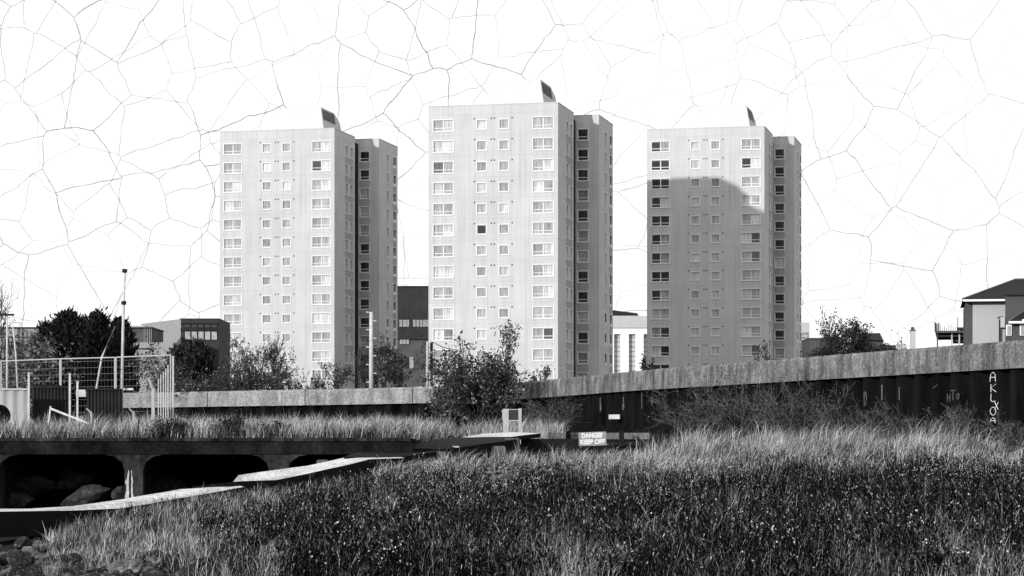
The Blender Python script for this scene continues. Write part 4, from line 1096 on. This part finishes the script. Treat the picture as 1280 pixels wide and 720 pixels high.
# dry straw: tussocks whose blades fan out from one foot
def tussocks(n, per, y0, y1, pxa, pxb, hmin, hmax, thr, seed, lean, label, w=(.006, .012), mat='straw', mask=None, zfn=None, spread=.10, fan=.28):
    X, Y = field(n, y0, y1, pxa, pxb); k = (front_mask(X, Y) if mask is None else mask(X, Y)) & (vn(X, Y, .9, seed=seed) + rng.normal(0, .10, n) > thr); X, Y = X[k], Y[k]
    n = len(X); s_ = rng.uniform(.65, 1.15, n) * rng.uniform(hmin, hmax, n)
    off = rng.normal(0, 1, (n, per, 2)); XX = (X[:, None] + off[..., 0] * spread).ravel(); YY = (Y[:, None] + off[..., 1] * spread).ravel()
    h = (s_[:, None] * rng.uniform(.55, 1.1, (n, per))).ravel(); tilt = np.repeat(rng.normal(0, .12, n), per)
    ex = np.stack([off[..., 0].ravel() * fan + tilt, off[..., 1].ravel() * fan], 1)
    blades('dry_grass' if mat == 'straw' else 'grass', XX, YY, h, rng.uniform(*w, len(h)) * np.clip(YY / 45, 1, 2), mat, label, lean, .18, extra=ex, zfn=zfn)
low_mid = lambda X, Y: front_mask(X, Y) & ~((X < 5.5) & (Y > 71.5))
tussocks(2950, 15, 56, 84, 800, 1500, .30, .66, .42, 1, (.42, 0), 'pale dry grass bending in the wind below the flood wall', mask=low_mid)
tussocks(1400, 16, 58, 71, 470, 860, .30, .64, .40, 3, (.40, 0), 'tall pale dry grass in front of the slabs and danger sign', mask=low_mid)
tussocks(2200, 8, 66, 84, 800, 1500, .6, 1.15, .44, 13, (.35, 0), 'taller dry stems along the foot of the piling', w=(.005, .009), mask=low_mid, spread=.2)
tussocks(4800, 7, 26.5, 38, 230, 1500, .3, .6, .36, 5, (.1, 0), 'scattered pale stalks among the nearest weeds', w=(.004, .009), spread=.06, fan=.2)
tussocks(2600, 8, 34, 58, 60, 620, .22, .44, .36, 6, (.12, 0), 'grey dry grass on the bank below the slipway', w=(.005, .010), spread=.07, fan=.2)
tussocks(900, 7, 40, 58, 560, 1500, .35, .6, .62, 7, (.1, 0), 'pale stalks standing among the dark weeds', w=(.005, .008), spread=.06, fan=.15)

# dark weeds with small leaves
def weeds(n, y0, y1, pxa, pxb, hmin, hmax, seed, name, label, seeds=.25):
    X, Y = field(n, y0, y1, pxa, pxb); pxs = X * F / Y + CX
    edge = np.interp(pxs, [150, 330, 450, 640, 900, 1280], [38, 46, 55, 57, 57, 58])
    k = front_mask(X, Y) & (Y < edge + rng.normal(0, 1.2, n)) & (vn(X, Y, 1.0, seed=seed) + rng.normal(0, .10, n) > .33) & (pxs > rockpx(Y) + 60); X, Y = X[k], Y[k]; n = len(X)
    h = rng.uniform(hmin, hmax, n) * (.45 + .6 * vn(X, Y, 1.1, seed=seed + 2) + .6 * vn(X, Y, 4.2, seed=seed) ** 2); z = gz(X, Y)
    blades(name, X, Y, h, rng.uniform(.006, .011, n), 'weed', label, (.05, 0), .14)
    # leaves up the stems
    m_ = 8; t = rng.uniform(.2, 1, (n, m_)); c = np.stack([X[:, None] + .05 * t * h[:, None] + rng.normal(0, .035, (n, m_)), Y[:, None] + rng.normal(0, .035, (n, m_)), z[:, None] + t * h[:, None]], -1).reshape(-1, 3)
    v, tt = leaf_cloud(c, n * m_, .015, .004, seed, 3.6, dirs=[(0, 0, 1)] * (n * m_))
    o = np_mesh('weed_leaves', v, tt, M['weed']); tag(o, 'small dark leaves on the massed weeds of the bank', 'weeds', kind='stuff')
    j = rng.random(n) < .35; nb = 6; Xb, Yb, hb, zb_ = (np.repeat(q[j], nb) for q in (X, Y, h, z))
    tb = rng.uniform(.45, .9, len(Xb)); an = rng.uniform(0, 6.283, len(Xb))
    ex = np.stack([np.cos(an), np.sin(an)], 1) * rng.uniform(.5, 1.3, len(Xb))[:, None]
    blades('weed_branches', Xb + .05 * tb * hb, Yb, hb * rng.uniform(.18, .42, len(Xb)), np.full(len(Xb), .006), 'weed', 'fine side branches of the dark weeds', (0, 0), .1, zfn=lambda X, Y: zb_ + tb * hb + .03, extra=ex, cat='weeds')
    s = rng.random(n) < seeds * (vn(X, Y, 1.6, seed=seed + 4) * 1.9) ** 3 * (.25 + .75 * sstep(38, 50, Y)); Xs, Ys, hs, zs = X[s], Y[s], h[s], z[s]
    c = np.stack([Xs + .05 * hs, Ys, zs + hs * .97], 1); c = np.repeat(c, 3, 0) + rng.normal(0, .018, (len(c) * 3, 3))
    v, tt = leaf_cloud(c, len(c), .019, .004, seed + 9, 1.2)
    o = np_mesh('seed_heads', v, tt, M['seed']); tag(o, 'tiny white seed heads dotting the dark weeds', 'weeds', kind='stuff')
weeds(34000, 26.5, 58, 250, 1500, .32, .64, 2, 'weeds', 'dark weedy stems massed across the middle of the bank', .15)

# grass on the quay and up to the far wall
def qz(X, Y): return np.where(Y < 76.2, 1.92, gz(X, Y))
def quay_ok(X, Y):
    yl = np.interp(X, [p[0] for p in WALL_L], [p[1] for p in WALL_L], left=133); return (Y < yl - .5)
X, Y = field(34000, 70.4, 118, -40, 640); k = quay_ok(X, Y) & ((X < QX) | (Y > 84)); X, Y = X[k], Y[k]
blades('grass', X, Y, rng.uniform(.18, .5, len(X)), rng.uniform(.012, .022, len(X)), 'blade', 'dark undergrowth on top of the quay', (.05, 0), .3, zfn=qz)
qm = lambda X, Y: quay_ok(X, Y) & ((X < QX) | (Y > 86))
tussocks(2600, 15, 70.9, 82, -40, 560, .5, .95, .22, 8, (.12, 0), 'pale dry grass standing thick along the edge of the quay', w=(.007, .012), mask=qm, zfn=qz, spread=.13)
tussocks(2600, 15, 82, 117, -40, 700, .55, 1.0, .28, 9, (.12, 0), 'pale dry grass in front of the far flood wall', w=(.006, .010), mask=qm, zfn=qz, spread=.16)

# single tall stalks
for k, (px0, py0, px1, py1, Y, lab) in enumerate(((802, 632, 822, 672, 38, 'single pale stalk leaning in the dark weeds nearest the middle'), (939, 664, 980, 710, 33, 'long pale stalk lying slantwise in the nearest weeds'),
                                                  (1019, 676, 1013, 718, 31, 'forked pale stalk standing at the front edge'), (722, 680, 719, 718, 31, 'pale twisted stalk at the front under the danger sign'),
                                                  (1124, 562, 1146, 558, 62, 'pale fallen stick in the dry grass below the piling'))):
    a, b = P(px1, py1, Y), P(px0, py0, Y); mb = MB(); d = b - a
    mb.tube([(0, 0, 0), d * .5 + Vector((.01, 0, .01)), d], .011, .005, n=5); mb.tube([d * .7, d * .85 + Vector((.05, 0, .05))], .006, .003, n=4); mb.tube([d * .5, d * .62 + Vector((-.05, 0, .04))], .006, .003, n=4)
    o = mb.build('dry_stalk', M['straw']); o.location = a; tag(o, lab, 'stalk')
# loose pale stones in the weeds
mbp = [rock(.12, .1, .07, 300 + k, M['slabgrey'], 2) for k in range(3)]
for k in range(70):
    pr = mbp[k % 3]; o = pr if k < 3 else pr.copy()
    if k >= 3: col.objects.link(o)
    Yk = rr.uniform(52, 58); px = rr.gauss(655, 28); X_k = PX(px, Yk); s = rr.uniform(.3, 1.0)
    o.scale = (s, s, s); o.rotation_euler = (0, 0, rr.uniform(0, 6)); o.location = (X_k, Yk, float(gz(X_k, Yk)) + .34 + rr.uniform(0, .1)); o.name = 'pale_stone'
    tag(o, 'small pale stone among the weeds below the slabs', 'stone', 'pale stones in the weeds')

# ------------------------------------------------------------------ light, sky, camera
EL = R(12.3); AZ = R(39.3)          # light travels towards +Y turned AZ to the right
sun = bpy.data.lights.new('sun', 'SUN'); sun.energy = 3.3; sun.angle = R(1.1); sun.color = (1, .985, .97)
so = bpy.data.objects.new('sun', sun); col.objects.link(so)
so.rotation_euler = Vector((math.sin(AZ) * math.cos(EL), math.cos(AZ) * math.cos(EL), -math.sin(EL))).to_track_quat('-Z', 'Y').to_euler()

w = bpy.data.worlds.new('World'); scene.world = w; w.use_nodes = True; nt = w.node_tree
bg = nt.nodes['Background']
sky = nt.nodes.new('ShaderNodeTexSky'); sky.sky_type = 'NISHITA'; sky.sun_disc = False
sky.sun_elevation = EL; sky.sun_rotation = math.pi + AZ; sky.dust_density = 2.0
bw = nt.nodes.new('ShaderNodeRGBToBW'); nt.links.new(sky.outputs[0], bw.inputs[0])
SKYMIN = 9.4
mx = nt.nodes.new('ShaderNodeMath'); mx.operation = 'MAXIMUM'; mx.inputs[1].default_value = SKYMIN; nt.links.new(bw.outputs[0], mx.inputs[0])
# crackled plaster-like lines across the white sky, laid out by direction
tc = nt.nodes.new('ShaderNodeTexCoord')
sx = nt.nodes.new('ShaderNodeSeparateXYZ'); nt.links.new(tc.outputs['Generated'], sx.inputs[0])
def mth(op, *a):
    n = nt.nodes.new('ShaderNodeMath'); n.operation = op
    for i, q in enumerate(a):
        if isinstance(q, (int, float)): n.inputs[i].default_value = q
        else: nt.links.new(q, n.inputs[i])
    return n.outputs[0]
cb = nt.nodes.new('ShaderNodeCombineXYZ')
nt.links.new(mth('ARCTAN2', sx.outputs['X'], sx.outputs['Y']), cb.inputs[0]); nt.links.new(mth('ARCSINE', sx.outputs['Z']), cb.inputs[1])
def cracks(scale, width, depth, distort, seed):
    mp = nt.nodes.new('ShaderNodeMapping'); mp.inputs['Location'].default_value = (seed, seed * .7, seed * .3); nt.links.new(cb.outputs[0], mp.inputs[0])
    nz = nt.nodes.new('ShaderNodeTexNoise'); nz.inputs['Scale'].default_value = scale * 2.5; nz.inputs['Detail'].default_value = 6; nt.links.new(mp.outputs[0], nz.inputs['Vector'])
    mr = nt.nodes.new('ShaderNodeVectorMath'); mr.operation = 'MULTIPLY_ADD'; mr.inputs[1].default_value = (distort / scale,) * 3
    nt.links.new(nz.outputs['Color'], mr.inputs[0]); nt.links.new(mp.outputs[0], mr.inputs[2])
    vo = nt.nodes.new('ShaderNodeTexVoronoi'); vo.feature = 'DISTANCE_TO_EDGE'; vo.voronoi_dimensions = '2D'; vo.inputs['Scale'].default_value = scale
    nt.links.new(mr.outputs[0], vo.inputs['Vector'])
    nm = nt.nodes.new('ShaderNodeTexNoise'); nm.inputs['Scale'].default_value = scale * .5; nm.inputs['Detail'].default_value = 2; nt.links.new(mp.outputs[0], nm.inputs['Vector'])
    dm = nt.nodes.new('ShaderNodeMapRange'); dm.inputs['From Min'].default_value = .38; dm.inputs['From Max'].default_value = .62
    dm.inputs['To Min'].default_value = .55; dm.inputs['To Max'].default_value = 1; nt.links.new(nm.outputs['Fac'], dm.inputs[0])
    st = nt.nodes.new('ShaderNodeMapRange'); st.inputs['From Min'].default_value = width * .35; st.inputs['From Max'].default_value = width
    st.inputs['To Min'].default_value = depth; st.inputs['To Max'].default_value = 0; nt.links.new(vo.outputs['Distance'], st.inputs[0])
    pr = nt.nodes.new('ShaderNodeMath'); pr.operation = 'MULTIPLY'; nt.links.new(st.outputs[0], pr.inputs[0]); nt.links.new(dm.outputs[0], pr.inputs[1])
    fd = nt.nodes.new('ShaderNodeMapRange'); fd.inputs['From Min'].default_value = -.05; fd.inputs['From Max'].default_value = .2
    fd.inputs['To Min'].default_value = 1; fd.inputs['To Max'].default_value = .72; nt.links.new(mth('ARCTAN2', sx.outputs['X'], sx.outputs['Y']), fd.inputs[0])
    iv = nt.nodes.new('ShaderNodeMath'); iv.operation = 'SUBTRACT'; iv.inputs[0].default_value = 1; nt.links.new(mth('MULTIPLY', pr.outputs[0], fd.outputs[0]), iv.inputs[1])
    return iv.outputs[0]
c1 = cracks(36, .0115, .66, .16, 3.1); c2 = cracks(50, .0125, .55, .16, 7.7)
m1 = nt.nodes.new('ShaderNodeMath'); m1.operation = 'MULTIPLY'; nt.links.new(c1, m1.inputs[0]); nt.links.new(c2, m1.inputs[1])
cl = nt.nodes.new('ShaderNodeMath'); cl.operation = 'MINIMUM'; cl.inputs[1].default_value = 10.5; nt.links.new(mx.outputs[0], cl.inputs[0])
m2 = nt.nodes.new('ShaderNodeMath'); m2.operation = 'MULTIPLY'; nt.links.new(cl.outputs[0], m2.inputs[0]); nt.links.new(m1.outputs[0], m2.inputs[1])
nt.links.new(m2.outputs[0], bg.inputs['Color']); bg.inputs['Strength'].default_value = .1

cam = bpy.data.cameras.new('camera'); co = bpy.data.objects.new('camera', cam); col.objects.link(co)
co.location = (0, 0, ZE); co.rotation_euler = (R(90), 0, 0)
cam.sensor_width = 36; cam.lens = 36 * F / 1280; cam.shift_y = (HY - 360) / 1280; cam.clip_end = 20000; cam.clip_start = .1
scene.camera = co
vs = scene.view_settings; vs.view_transform = 'Standard'; vs.look = 'None'; vs.gamma = 1; vs.exposure = 0.3; vs.use_curve_mapping = False
